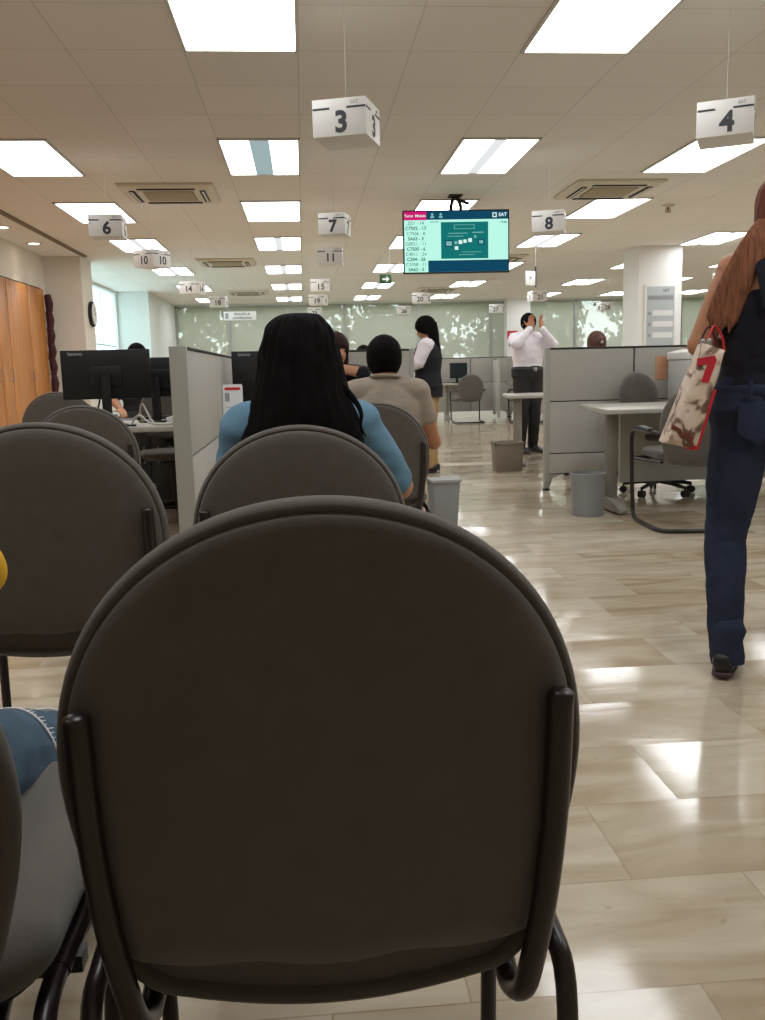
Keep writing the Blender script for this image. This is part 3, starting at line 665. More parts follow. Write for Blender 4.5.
# ------------------------------------------------------------------ chairs
def smooth_path(pts, k=6):
    out = []; pts = [V(p) for p in pts]
    for i in range(len(pts) - 1):
        a, b, c, d = pts[max(i - 1, 0)], pts[i], pts[i + 1], pts[min(i + 2, len(pts) - 1)]
        for q in range(k):
            u = q / k
            out.append(.5 * ((2 * b) + (c - a) * u + (2 * a - 5 * b + 4 * c - d) * u * u + (3 * b - a - 3 * c + d) * u ** 3))
    out.append(pts[-1]); return out
def back_outline(W=.248, ztop=.896, zmid=.64, zbot=.40, wb=.208, n=44, cr=.055):
    pts = []
    for i in range(n + 1):                                   # the arched top, right to left
        a = PI * i / n; pts.append((W * math.cos(a), zmid + (ztop - zmid) * math.sin(a) ** .95 if 0 < i < n else zmid))
    for i in range(1, 9):
        q = i / 9; pts.append((-(W - (W - wb) * q ** 1.7), zmid - (zmid - zbot - cr) * q))
    for i in range(0, 7):
        a = PI / 2 * i / 6; pts.append((-(wb - cr + cr * math.cos(a)), zbot + cr - cr * math.sin(a)))
    for i in range(1, 12):
        q = i / 12; x = -(wb - cr) + 2 * (wb - cr) * q; pts.append((x, zbot - .012 * math.sin(PI * q)))
    for i in range(0, 7):
        a = PI / 2 * (1 - i / 6); pts.append((wb - cr + cr * math.cos(a), zbot + cr - cr * math.sin(a)))
    for i in range(8, 0, -1):
        q = i / 9; pts.append((W - (W - wb) * q ** 1.7, zmid - (zmid - zbot - cr) * q))
    return pts
def bend(p, lean=.10, k=.55):
    x, y, z = p
    return V((x, y + k * x * x - (z - .40) * lean, z))       # wraps forward at the sides, leans back at the top
OUT = back_outline(); CEN = (0.0, .63)
def back_rings(profile, out=OUT, cen=CEN, ofs=None):
    rs = []
    for s, y in profile:
        ring = []
        for x, z in out:
            px, pz = cen[0] + (x - cen[0]) * s, cen[1] + (z - cen[1]) * s
            if ofs: px, pz = ofs(px, pz, s)
            ring.append(bend((px, y, pz)))
        rs.append(ring)
    return rs
def visitor_chair(label, loc, rz, group):
    t = thing('visitor_chair', label, 'chair', loc, rz, group)
    MB().rings(back_rings([(.02, .040), (.4, .044), (.75, .046), (.9, .042), (.965, .032), (.992, .022), (.999, .012), (1.0, .003), (.994, -.005), (.982, -.010), (.968, -.012), (.948, -.009), (.935, .002), (.5, .005), (.02, .005)])).build('backrest', M_FAB, t, ang=60)
    def raise_bottom(px, pz, s):                             # the rear cover ends above the cushion's lower lip, in a shallow scalloped pull
        lim = .452 + .008 * (1 - min(abs(abs(px) - .072) / .05, 1.0)) * 1.0
        if pz < lim: pz = lim - (lim - pz) * .12
        return px, pz
    MB().rings(back_rings([(.955, .0), (.954, -.010), (.949, -.0145), (.94, -.0175), (.91, -.021), (.85, -.024), (.65, -.027), (.4, -.029), (.15, -.030), (.02, -.030)], ofs=raise_bottom)).build('rear_cover', M_FAB, t, ang=60)
    # seat
    def rr(sx, sy, z, n=8, c=.09):
        r = []
        for qx, qy, a0 in ((1, -1, -PI / 2), (1, 1, 0), (-1, 1, PI / 2), (-1, -1, PI)):
            for i in range(n + 1):
                a = a0 + PI / 2 * i / n
                r.append(V((qx * (sx - c) + c * math.cos(a), .26 + qy * (sy - c) + c * math.sin(a), z)))
        return r
    MB().rings([rr(.15, .15, .482), rr(.21, .205, .48), rr(.238, .232, .468), rr(.246, .24, .448), rr(.24, .234, .428), rr(.225, .22, .42), rr(.1, .1, .42)]).build('seat', M_FAB, t, ang=60)
    MB().rings([rr(.225, .218, .421), rr(.225, .218, .408), rr(.1, .1, .405)]).build('seat_pan', M_BLACK, t, ang=40)
    for s in (-1, 1):
        p = smooth_path([(s * .214, -.042, .707), (s * .214, -.030, .60), (s * .207, -.020, .50), (s * .196, -.010, .42), (s * .191, .006, .380), (s * .186, .04, .362), (s * .184, .08, .378), (s * .184, .12, .398)], 5)
        post = MB().tube(p, .0125, .0115, n=14, side=V((1, 0, 0)), cap=.5).build('back_post', M_TUBE, t)
        p = smooth_path([(s * .240, -.025, 0.004), (s * .240, .005, .20), (s * .243, .03, .36), (s * .238, .07, .398), (s * .236, .13, .404)], 5)
        MB().tube(p, .0115, .0105, n=12, side=V((1, 0, 0))).build('leg', M_TUBE, t)
        p = smooth_path([(s * .222, .34, 0.004), (s * .228, .36, .2), (s * .234, .385, .36), (s * .236, .40, .4), (s * .236, .33, .404)], 5)
        MB().tube(p, .0115, .0105, n=12, side=V((1, 0, 0))).build('leg', M_TUBE, t)
        MB().tube([(s * .236, .12, .404), (s * .236, .34, .404)], .0135, .011, n=12, side=V((1, 0, 0))).build('side_rail', M_TUBE, t)
        for y in (-.025, .34):
            MB().lathe([(.012, .0), (.019, .0), (.019, .02), (.012, .024)], (s * (.240 if y < 0 else .222), y, 0), 12).build('foot_cap', M_BLACK, t)
        MB().box(s * .236 - .02, s * .236 + .02, .14, .165, .385, .405).build('stacking_lug', M_BLACK, t, bev=.003)
    MB().tube([(-.236, .13, .402), (.236, .13, .402)], .010, n=10).tube([(-.236, .38, .402), (.236, .38, .402)], .010, n=10).build('cross_rail', M_TUBE, t)
    return t
G = 'grey waiting chairs'
ch = visitor_chair('nearest grey upholstered chair, its back filling the foreground', (.007, .80, 0), 0, G)
dup(ch, (-.508, .735, 0), .0, 'grey chair at the lower left edge holding the person in jeans', G)
dup(ch, (-.018, 2.02, 0), 0, 'grey chair of the black-haired woman in blue', G, .99)
dup(ch, (-.560, 1.95, 0), .03, 'empty grey chair at the left edge in front of the person in jeans', G, 1.018)
dup(ch, (-1.01, 4.2, 0), 0, 'grey chair facing the left desk, nearer of the two behind the left-edge chair', G, .98)
dup(ch, (-1.60, 6.05, 0), .0, 'grey chair farther left beside the wooden doors', G, 1.02)
dup(ch, (.305, 3.92, 0), 0, 'grey chair of the man in the grey shirt', G, .965)

def sled_chair(label, loc, rz, arms=True, group='grey sled-base armchairs'):
    t = thing('sled_armchair', label, 'chair', loc, rz, group)
    MB().rings(back_rings([(.02, .036), (.6, .040), (.9, .036), (.98, .022), (1.0, .004), (.98, -.012), (.9, -.022), (.6, -.027), (.02, -.028)])).build('backrest', M_FAB, t, ang=60)
    MB().rings([[V((x * a, .27 + y * b, z)) for x, y in ((-1, -.7), (-.7, -1), (.7, -1), (1, -.7), (1, .7), (.7, 1), (-.7, 1), (-1, .7))] for a, b, z in ((.15, .15, .485), (.215, .215, .478), (.235, .235, .455), (.22, .22, .425), (.1, .1, .42))]).build('seat', M_FAB, t, bev=.01, ang=50)
    for s in (-1, 1):
        p = smooth_path([(s * .24, .01, .585), (s * .275, .06, .597), (s * .28, .25, .597), (s * .28, .42, .59), (s * .28, .475, .54), (s * .28, .47, .40), (s * .275, .46, .16), (s * .27, .44, .04), (s * .265, .36, .0145), (s * .26, .1, .0145), (s * .245, -.01, .0145), (s * .19, -.06, .0145), (0, -.07, .0145)], 5)
        MB().tube(p, .0135, n=12).build('sled_leg', M_TUBE, t)
        MB().tube([(s * .28, .07, .61), (s * .28, .25, .614), (s * .28, .4, .608)], [.022, .026, .022], [.012, .014, .012], n=12, side=V((1, 0, 0)), cap=1).build('armrest', M_BLACK, t)
    MB().tube([(-.277, .44, .41), (.277, .44, .41)], .011, n=10).tube([(-.2, .1, .41), (-.277, .4, .41)], .010, n=8).tube([(.2, .1, .41), (.277, .4, .41)], .010, n=8).build('seat_rail', M_TUBE, t)
    MB().tube([(0, .0, .45), (0, .06, .40), (0, .2, .405)], [.04, .04, .04], [.008] * 3, n=10, side=V((1, 0, 0))).build('back_bracket', M_BLACK, t)
    return t
sl = sled_chair('grey sled-base armchair half hidden behind the woman with the tote', (2.335, 5.12, 0), -.08)
dup(sl, (3.05, 16.4, 0), .05, 'far grey armchair with back turned, at the far desk near the windows', 'grey sled-base armchairs', 1.0)
dup(sl, (4.05, 15.75, 0), .15, 'far grey armchair left of the man in the white shirt', 'grey sled-base armchairs', 1.0)

def task_chair(label, loc, rz, back=True):
    t = thing('task_chair', label, 'chair', loc, rz, 'black-based swivel chairs')
    o = back_outline(W=.2, ztop=.945, zmid=.74, zbot=.56, wb=.17)
    MB().rings([[bend((x * s, y, .74 + (z - .74) * s)) + V((0, -.22, 0)) for x, z in o] for s, y in ((.02, .034), (.6, .038), (.92, .034), (1, .01), (.97, -.012), (.9, -.02), (.02, -.026))]).build('backrest', M_FAB, t, ang=60)
    MB().rings([[V((x * a, .02 + y * b, z)) for x, y in ((-1, -.7), (-.7, -1), (.7, -1), (1, -.7), (1, .7), (.7, 1), (-.7, 1), (-1, .7))] for a, b, z in ((.15, .15, .49), (.215, .205, .482), (.23, .22, .46), (.21, .2, .43), (.1, .1, .425))]).build('seat', M_FAB, t, bev=.01, ang=50)
    MB().tube([(0, 0, .10), (0, 0, .43)], .028, n=14).box(-.09, .09, -.1, .1, .4, .43).build('gas_column', M_BLACK, t)
    MB().tube(smooth_path([(0, .0, .41), (0, -.2, .41), (0, -.27, .5), (0, -.27, .66)], 4), .03, .008, n=10, side=V((1, 0, 0))).build('back_bar', M_BLACK, t)
    for k in range(5):
        a = 2 * PI * k / 5 + .3; c, s = math.cos(a), math.sin(a)
        l = MB().tube([(0, 0, .105), (c * .14, s * .14, .095), (c * .27, s * .27, .072)], [.026, .022, .016], [.02, .017, .012], n=10).build('base_leg', M_BLACK, t)
        w = MB(); side = V((-s, c, 0))
        for d in (-.014, .014): w.tube([V((c * .27, s * .27, .028)) + side * (d - .008), V((c * .27, s * .27, .028)) + side * (d + .008)], .0275, n=14)
        w.tube([(c * .27, s * .27, .03), (c * .27, s * .27, .075)], .008, n=8).build('castor', M_BLACK, l)
    for s in (-1, 1):
        MB().tube(smooth_path([(s * .15, 0, .425), (s * .25, 0, .43), (s * .265, 0, .50), (s * .265, .0, .64)], 4), .018, .009, n=8, side=V((0, 1, 0))).box(s * .265 - .03, s * .265 + .03, -.12, .12, .64, .665).build('arm', M_BLACK, t, ang=50)
    return t
tc_ = task_chair('grey swivel chair between the peninsula desk and the partition', (2.72, 6.70, 0), PI + .42)
dup(tc_, (-.93, 6.40, 0), PI + .25, 'swivel chair in shadow under the left desk, near the side partition', 'black-based swivel chairs')

# ------------------------------------------------------------------ people
def lerp(a, b, q): return a + (b - a) * q
def limb(mb, a, b, r0, r1, bulge=0.0, n=14, ends=1.0):
    a, b = V(a), V(b); k = 6
    mb.tube([lerp(a, b, i / k) for i in range(k + 1)], [lerp(r0, r1, i / k) + bulge * math.sin(PI * min(1, i / k * 1.25)) for i in range(k + 1)], n=n, cap=ends)
def hand(mb, wrist, d, side, s=1.0, curl=.5, thumb=1):
    w = V(wrist); d = V(d).normalized(); sd, nn = ortho(d, V(side))       # sd across the palm, nn out of the back of the hand
    mb.tube([w - d * .02 * s, w + d * .02 * s, w + d * .055 * s, w + d * .088 * s], [.026 * s, .034 * s, .041 * s, .039 * s], [.02 * s, .017 * s, .015 * s, .012 * s], n=14, side=sd, cap=.8)
    for i, (off, ln) in enumerate(((-.030, .072), (-.010, .082), (.010, .077), (.029, .06))):
        p = w + d * .085 * s + sd * off * s; q = d.copy(); pts = [p - d * .02 * s, p]
        for j, f in enumerate((.45, .32, .23)):
            q = (Matrix.Rotation(-curl * (.5 + .35 * j), 3, sd) @ q); p = p + q * ln * f * s; pts.append(p)
        mb.tube(pts, [.0098 * s, .0095 * s, .0088 * s, .008 * s, .0068 * s], n=10, cap=1)
    p = w + d * .025 * s + sd * thumb * -.03 * s; q = (d * .65 - sd * thumb * .75 - nn * .25).normalized()
    mb.tube([p - q * .01 * s, p + q * .03 * s, p + q * .052 * s + d * .008 * s, p + q * .064 * s + d * .022 * s], [.014 * s, .012 * s, .0105 * s, .0075 * s], n=10, cap=1)
def head(mb, c, R, s=1.0, neck=None):
    c = V(c)
    P = lambda x, y, z: c + R @ V((x * s, y * s, z * s))
    mb.ell(P(0, -.012, .022), (.074 * s, .092 * s, .088 * s), R)
    mb.ell(P(0, .025, -.028), (.060 * s, .066 * s, .080 * s), R)
    mb.ell(P(0, .045, -.085), (.036 * s, .036 * s, .026 * s), R, 12, 8)
    mb.ell(P(0, .098, -.028), (.013 * s, .018 * s, .02 * s), R, 10, 8)
    mb.tube([P(0, .085, .01), P(0, .100, -.024)], [.009 * s, .013 * s], n=8, cap=1)
    mb.ell(P(0, .084, -.060), (.024 * s, .010 * s, .009 * s), R, 10, 8)
    for k in (-1, 1):
        mb.ell(P(k * .076, -.005, -.012), (.010 * s, .020 * s, .032 * s), R, 10, 8)
        mb.ell(P(k * .032, .078, .018), (.02 * s, .010 * s, .007 * s), R, 10, 8)
    if neck is not None: mb.tube([V(neck), lerp(V(neck), P(0, -.02, -.05), .6), P(0, -.015, -.03)], [.058 * s, .05 * s, .05 * s], n=14, cap=.5)
def face_parts(par, c, R, s):
    c = V(c); P = lambda x, y, z: c + R @ V((x * s, y * s, z * s))
    for k in (-1, 1): MB().ell(P(k * .031, .078, -.002), (.013 * s, .010 * s, .008 * s), R, 10, 8).build('eye', M_EYE, par)
    MB().ell(P(0, .089, -.06), (.02 * s, .007 * s, .006 * s), R, 10, 8).build('lips', M_LIP, par)
def rot(rx=0, ry=0, rz=0): return Matrix.Rotation(rz, 3, 'Z') @ Matrix.Rotation(ry, 3, 'Y') @ Matrix.Rotation(rx, 3, 'X')
def hair_mass(levels, ridges=26, amp=.03, n=64, seed=0, twist=1.0):
    rings = []
    for i, (c, rx, ry) in enumerate(levels):
        ring = []
        for j in range(n):
            a = 2 * PI * j / n
            g = 1 + amp * (noise.noise(V((math.cos(a) * 3.5 + seed, math.sin(a) * 3.5, i * .22 * twist))) + .5 * math.sin(a * ridges + i * .12 + 2 * noise.noise(V((a, i * .15, seed)))))
            ring.append(V(c) + V((rx * math.cos(a) * g, ry * math.sin(a) * g, 0)))
        rings.append(ring)
    return MB().rings(rings)
def interp(levels, k=5):
    out = []
    for i in range(len(levels) - 1):
        idx = [max(i - 1, 0), i, i + 1, min(i + 2, len(levels) - 1)]
        flat = [list(levels[q][0]) + [levels[q][1], levels[q][2]] for q in idx]
        for q in range(k):
            u = q / k
            v = [.5 * (2 * b + (c - a) * u + (2 * a - 5 * b + 4 * c - d) * u * u + (3 * b - a - 3 * c + d) * u ** 3) for a, b, c, d in zip(*flat)]
            out.append((v[:3], max(v[3], .002), max(v[4], .002)))
    out.append(levels[-1]); return out
def cap_hair(c, R, s, m, par, back=.12, thick=.012, front=.25, name='hair', voxel=.007):
    """short cut: shell over the skull, open at the face"""
    c = V(c); mb = MB(); n, mm = 28, 16; vs = []
    P = lambda x, y, z: c + R @ V((x * s, y * s, z * s))
    for i in range(mm + 1):
        a = PI * .78 * i / mm
        for j in range(n):
            q = 2 * PI * j / n; fr = max(0.0, math.sin(q))
            aa = a * (1 - .42 * fr ** 1.5)
            g = 1 + .018 * noise.noise(V((math.cos(q) * 5, math.sin(q) * 5, i * .8)))
            vs.append(P((.074 + thick) * math.sin(aa) * math.cos(q) * g, -.012 + (.092 + thick) * math.sin(aa) * math.sin(q) * g, .022 + (.088 + thick) * math.cos(aa) * g - (.012 if aa > 1.7 else 0)))
    fs = []
    for i in range(mm):
        for j in range(n): fs.append((i * n + j, i * n + (j + 1) % n, (i + 1) * n + (j + 1) % n, (i + 1) * n + j))
    fs.append(tuple(range(n))); fs.append(tuple(mm * n + j for j in range(n))[::-1])
    mb.add(vs, fs)
    return mb.build(name, m, par, ang=80)

def person(label, loc, rz, J, s=1.0, skin=None, shirt=None, pants=None, shoes=None, sleeve=1.0, sleeveless=False, HR=None, voxel=.008, hcurl=.5, fat=1.0, vest=None, collar=False, tucked=False, group=None, handdir=None, handside=None, female=False):
    """J holds local joints: pelvis, waist, chest, neck, head; and pairs sh, el, wr, hip, kn, an, toe (left, right)"""
    skin = skin or M_SKIN
    t = thing('person', label, 'person', loc, rz, group); J = {k: ([V(q) for q in v] if isinstance(v, (list, tuple)) and isinstance(v[0], (list, tuple, Vector)) else V(v)) for k, v in J.items()}
    HR = HR or Matrix.Identity(3); X = (J['sh'][1] - J['sh'][0]).normalized()
    f = s * fat
    def torso(mb, e, top=True, low=True, shoulders=True):
        pv, wa, cs, nk = J['pelvis'], J['waist'], J['chest'], J['neck']
        pts = [pv - (wa - pv) * .35, pv, wa, cs, lerp(cs, nk, .62), nk] if low else [lerp(pv, wa, .25), wa, cs, lerp(cs, nk, .62), nk]
        hip, wst, cst = (.172, .132, .148) if female else (.165, .145, .168)
        rx = [hip * .8 * f + e, hip * f + e, wst * f + e, cst * f + e, .135 * f + e, .062 * f + e]
        ry = [.09 * f + e, .112 * f + e, .095 * f + e, .112 * f + e, .085 * f + e, .055 * f + e]
        if not low: rx = [lerp(hip, wst, .3) * f + e] + rx[2:]; ry = [.105 * f + e] + ry[2:]
        mb.tube(smooth_path(pts, 4), [lerp(rx[min(i // 4, len(rx) - 1)], rx[min(i // 4 + 1, len(rx) - 1)], (i % 4) / 4) for i in range((len(pts) - 1) * 4 + 1)],
                [lerp(ry[min(i // 4, len(ry) - 1)], ry[min(i // 4 + 1, len(ry) - 1)], (i % 4) / 4) for i in range((len(pts) - 1) * 4 + 1)], n=28, side=X, cap=.4)
        if shoulders:
         for k in (0, 1):
            mb.tube([lerp(cs, nk, .55), lerp(lerp(cs, nk, .72), J['sh'][k], .6), J['sh'][k]], [.07 * f + e, .062 * f + e, .056 * f + e], n=14, cap=1)
    b = MB(); torso(b, 0); head(b, J['head'], HR, s, J['neck'])
    for k in (0, 1):
        limb(b, J['sh'][k], J['el'][k], .050 * f, .038 * f, .004 * f); limb(b, J['el'][k], J['wr'][k], .039 * f, .026 * s, .004 * f)
        dd = (handdir[k] if handdir else (J['wr'][k] - J['el'][k])); hs = (handside[k] if handside else X)
        hand(b, J['wr'][k], dd, hs, s, hcurl, thumb=-1 if k else 1)
        limb(b, J['hip'][k], J['kn'][k], .078 * f, .052 * f, .006 * f); limb(b, J['kn'][k], J['an'][k], .052 * f, .033 * s, .008 * f)
        b.tube([J['an'][k], lerp(J['an'][k], J['toe'][k], .4) - V((0, 0, .02 * s)), J['toe'][k]], [.033 * s, .036 * s, .03 * s], [.033 * s, .026 * s, .016 * s], n=12, side=X, cap=.8)
    body = b.build('body', skin, t, remesh=voxel, sm=4)
    if shirt:
        m = MB()
        if sleeveless:
            pv, wa, cs, nk = J['pelvis'], J['waist'], J['chest'], J['neck']; e = .013 * s
            m.tube([lerp(pv, wa, .2), wa, cs, lerp(cs, nk, .3), lerp(cs, nk, .5)], [.155 * f + e, .13 * f + e, .142 * f + e, .118 * f + e, .085 * f], [.11 * f + e, .095 * f + e, .112 * f + e, .10 * f + e, .085 * f], n=28, side=X, cap=.3)
        else: torso(m, e=.013 * s, low=not tucked)
        if not sleeveless:
            for k in (0, 1):
                q = min(sleeve, 1.0); el = lerp(J['sh'][k], J['el'][k], min(q * 2, 1))
                limb(m, J['sh'][k], el, .064 * f, lerp(.064, .052, min(q * 2, 1)) * f, .003)
                if q > .5: limb(m, J['el'][k], lerp(J['el'][k], J['wr'][k], (q - .5) * 2), .052 * f, .036 * f, .002)
        m.build('shirt', shirt, t, remesh=voxel * 1.1, sm=5, wrinkle=.006 * s, wscale=10)
        if collar:
            MB().tube([J['neck'] + HR @ V((.062 * s * math.cos(a), .055 * s * math.sin(a) - .005, .018 * s)) for a in [2 * PI * i / 20 for i in range(20)]], .010 * s, .022 * s, n=8, side=V((.3, .2, 1)), closed=True).build('collar', shirt, t)
    if vest:
        m = MB(); torso(m, .024 * s, low=True, shoulders=False)
        m.build('vest', vest, t, remesh=voxel * 1.1, sm=5)
    if pants:
        m = MB(); pv, wa = J['pelvis'], J['waist']
        tk = .02 if tucked else 0
        m.tube([pv - (wa - pv) * .3, pv, lerp(pv, wa, .55)], [(.16 if not female else .168) * f, (.178 if not female else .184) * f, .158 * f + tk], [.105 * f, .125 * f, .112 * f + tk], n=28, side=X, cap=.5)
        for k in (0, 1):
            limb(m, J['hip'][k], J['kn'][k], .092 * f, .064 * f, .004); limb(m, J['kn'][k], lerp(J['kn'][k], J['an'][k], .97), .064 * f, .052 * f, .003)
        m.build('trousers', pants, t, remesh=voxel * 1.1, sm=5, wrinkle=.005 * s, wscale=9)
    if shoes:
        for k in (0, 1):
            an, to = J['an'][k], J['toe'][k]; d = (to - an); d.z = 0; d.normalize(); z0 = min(an.z - .07 * s, to.z - .012 * s)
            base = V((an.x, an.y, z0))
            sh = MB().tube([base - d * .055 * s + V((0, 0, .04 * s)), base + V((0, 0, .05 * s)), base + d * .09 * s + V((0, 0, .04 * s)), base + d * .17 * s + V((0, 0, .028 * s)), base + d * .2 * s + V((0, 0, .024 * s))],
                      [.034 * s, .04 * s, .046 * s, .044 * s, .03 * s], [.04 * s, .05 * s, .038 * s, .026 * s, .018 * s], n=16, side=X, cap=.8).build('shoe', shoes, t)
            MB().tube([base - d * .07 * s + V((0, 0, .008 * s)), base + d * .05 * s + V((0, 0, .008 * s)), base + d * .14 * s + V((0, 0, .008 * s)), base + d * .215 * s + V((0, 0, .01 * s))], [.034 * s, .04 * s, .05 * s, .03 * s], [.01 * s] * 4, n=16, side=X, cap=1).build('sole', M_SOLE, sh)
    t['_h'] = 1; del t['_h']
    return t, J
def sit(seat=.45, s=1.0, lean=0.0, drop=0.0, elw=.23, sh=.17, legs=.0, elz=.27, wry=.32, wrz=.20, wrx=.12, hx=0.0, headf=.03):
    z = lambda v: seat + v * s
    y = lambda v, up=0: (v + lean * up) * s
    J = dict(pelvis=(0, y(.0), z(.085)), waist=(0, y(-.01, .25), z(.235)), chest=(0, y(.0, .45), z(.39)), neck=(0, y(.0, .6), z(.53)), head=(hx, y(headf, .78), z(.665 - drop)),
             sh=[(-sh * s, y(.0, .5), z(.475)), (sh * s, y(.0, .5), z(.475))], el=[(-elw * s, y(.05, .3), z(elz)), (elw * s, y(.05, .3), z(elz))],
             wr=[(-wrx * s, y(wry), z(wrz)), (wrx * s, y(wry), z(wrz))], hip=[(-.085 * s, y(.03), z(.075)), (.085 * s, y(.03), z(.075))],
             kn=[(-(.11 + legs) * s, y(.44), z(.075)), ((.11 + legs) * s, y(.44), z(.075))], an=[(-(.11 + legs) * s, y(.43), .085 * s), ((.11 + legs) * s, y(.43), .085 * s)],
             toe=[(-(.12 + legs) * s, y(.56), .022 * s), ((.12 + legs) * s, y(.56), .022 * s)])
    return J

# the black-haired woman in blue
J = sit(.445, .89, lean=.06, drop=.03, elw=.258, sh=.155, elz=.21, wrx=.14, headf=.02); J['el'] = [(-.20, .10, .635), (.252, .09, .70)]
t, JJ = person('person with long loose black hair and light blue top, seated with back turned', (-.012, 2.22, 0), 0, J, .92, shirt=M_BLUE, pants=M_JEAN, shoes=M_SHOE, sleeve=.43, voxel=.007, fat=1.02, HR=rot(-.25), female=True)
lv = [((.008, .01, 1.142), .010, .012), ((.006, .01, 1.138), .046, .05), ((.004, .01, 1.115), .073, .09), ((.002, .008, 1.07), .090, .112), ((.003, .0, 1.01), .102, .116), ((.004, -.03, .95), .111, .102),
      ((.006, -.06, .89), .126, .084), ((.006, -.085, .845), .142, .066), ((.004, -.10, .80), .14, .05), ((.002, -.105, .77), .11, .036), ((0, -.105, .755), .05, .015)]
hair_mass(interp(lv), 21, .075, 96, 3).build('hair', M_HAIR, t, ang=70)
for k, (x, z, w_) in enumerate(((.135, .90, .02),)):
    sg = 1 if x > 0 else -1
    MB().tube(smooth_path([(x * .75, -.04, z + .07), (x * .98, -.07, z + .03), (x + sg * w_ * .5, -.085, z), (x + sg * w_ * .4, -.09, z - .03), (x + sg * w_, -.088, z - .055)], 5), [.009 - .0004 * i for i in range(21)], n=8, cap=1).build('hair_lock', M_HAIR, t)

# the man in the grey shirt
J = sit(.462, .92, lean=.08, drop=.03, elw=.245, sh=.155, elz=.215, wrx=.2, wry=.30, wrz=.235)
t, JJ = person('person in grey short-sleeved shirt with short black hair, seated with back turned', (.375, 4.12, 0), 0, J, .95, skin=M_SKIN2, shirt=M_GRAY, pants=M_DPANT, shoes=M_SHOE, sleeve=.25, voxel=.008, HR=rot(-.15), collar=True, fat=1.0)
cap_hair(JJ['head'], rot(-.15), .95, M_HAIR, t, thick=.014)

# the clerk at the desk behind, leaning on a hand
J = sit(.50, 1.0, lean=.12, drop=.01, elw=.25, sh=.17)
J['el'][0] = (-.19, .26, .985); J['wr'][0] = (.03, .22, 1.035)
J['el'][1] = (.22, .18, .74); J['wr'][1] = (.12, .38, .76)
t, JJ = person('person with dark reddish hair and black top leaning on a raised hand behind the desk', (.24, 6.72, 0), PI, J, 1.0, shirt=M_BTOP, pants=M_DPANT, shoes=M_SHOE, sleeve=.6, voxel=.009, HR=rot(-.1, .0, .5), female=True, handdir=[(.6, -.1, .8), (-.3, 1, 0)])
face_parts(t, JJ['head'], rot(-.1, .0, .5), 1.0)
cap_hair(JJ['head'], rot(-.1, 0, .5), 1.03, M_HAIRR, t, thick=.02)
h = V(JJ['head'])
hair_mass(interp([((h.x, h.y - .04, h.z + .03), .088, .075), ((h.x, h.y - .05, h.z - .06), .092, .07), ((h.x, h.y - .06, h.z - .14), .085, .055), ((h.x, h.y - .06, h.z - .2), .06, .04), ((h.x, h.y - .06, h.z - .23), .02, .015)]), 18, .04, 48, 5).build('long_hair', M_HAIRR, t, ang=70)

def stand(s=1.0, sh=.17, arms=None, step=(0, 0), hw=.085):
    z = lambda v: v * s
    J = dict(pelvis=(0, 0, z(.93)), waist=(0, .0, z(1.07)), chest=(0, .0, z(1.24)), neck=(0, -.01, z(1.42)), head=(0, .02, z(1.55)), sh=[(-sh * s, -.01, z(1.365)), (sh * s, -.01, z(1.365))],
             el=[(-(sh + .06) * s, -.01, z(1.09)), ((sh + .06) * s, -.01, z(1.09))], wr=[(-(sh + .06) * s, .08 * s, z(.86)), ((sh + .06) * s, .08 * s, z(.86))],
             hip=[(-hw * s, 0, z(.88)), (hw * s, 0, z(.88))], kn=[(-hw * 1.05 * s, .01 + step[0] * .5, z(.48)), (hw * 1.05 * s, .01 + step[1] * .5, z(.48))],
             an=[(-hw * 1.05 * s, step[0] - .02, z(.085)), (hw * 1.05 * s, step[1] - .02, z(.085))], toe=[(-hw * 1.2 * s, step[0] + .12 * s, z(.022)), (hw * 1.2 * s, step[1] + .12 * s, z(.022))])
    if arms: J.update(arms)
    return J
# the standing woman in the black vest
s = .897
J = stand(s, .168); J['el'] = [(-.20, .05, 1.06), (.2, .05, 1.06)]; J['wr'] = [(-.15, .24, .98), (.15, .24, .98)]
t, JJ = person('person in black waistcoat, white blouse and khaki trousers standing in profile', (1.20, 8.7, 0), PI / 2 - .35, J, s, fat=1.2, shirt=M_WSHIRT, pants=M_KHAKI, shoes=M_SHOE, sleeve=.75, voxel=.010, HR=rot(-.35), vest=M_VEST, female=True)
face_parts(t, JJ['head'], rot(-.35), s)
cap_hair(JJ['head'], rot(-.35), s * 1.04, M_HAIR, t, thick=.02)
h = V(JJ['head'])
hair_mass(interp([((h.x, h.y - .05, h.z + .06), .07, .06), ((h.x, h.y - .07, h.z - .03), .078, .058), ((h.x, h.y - .085, h.z - .12), .072, .05), ((h.x, h.y - .11, h.z - .22), .055, .04), ((h.x, h.y - .12, h.z - .33), .035, .026), ((h.x, h.y - .12, h.z - .40), .012, .01)]), 16, .04, 48, 9).build('long_hair', M_HAIR, t, ang=70)
# hanging hem of the waistcoat over the hips
p_ = V(JJ['pelvis']); MB().tube([p_ + V((0, 0, .09)), p_ + V((0, 0, 0)), p_ + V((0, 0, -.10))], [.155, .18, .178], [.125, .142, .138], n=28, side=V((1, 0, 0))).build('vest_hem', M_VEST, t)

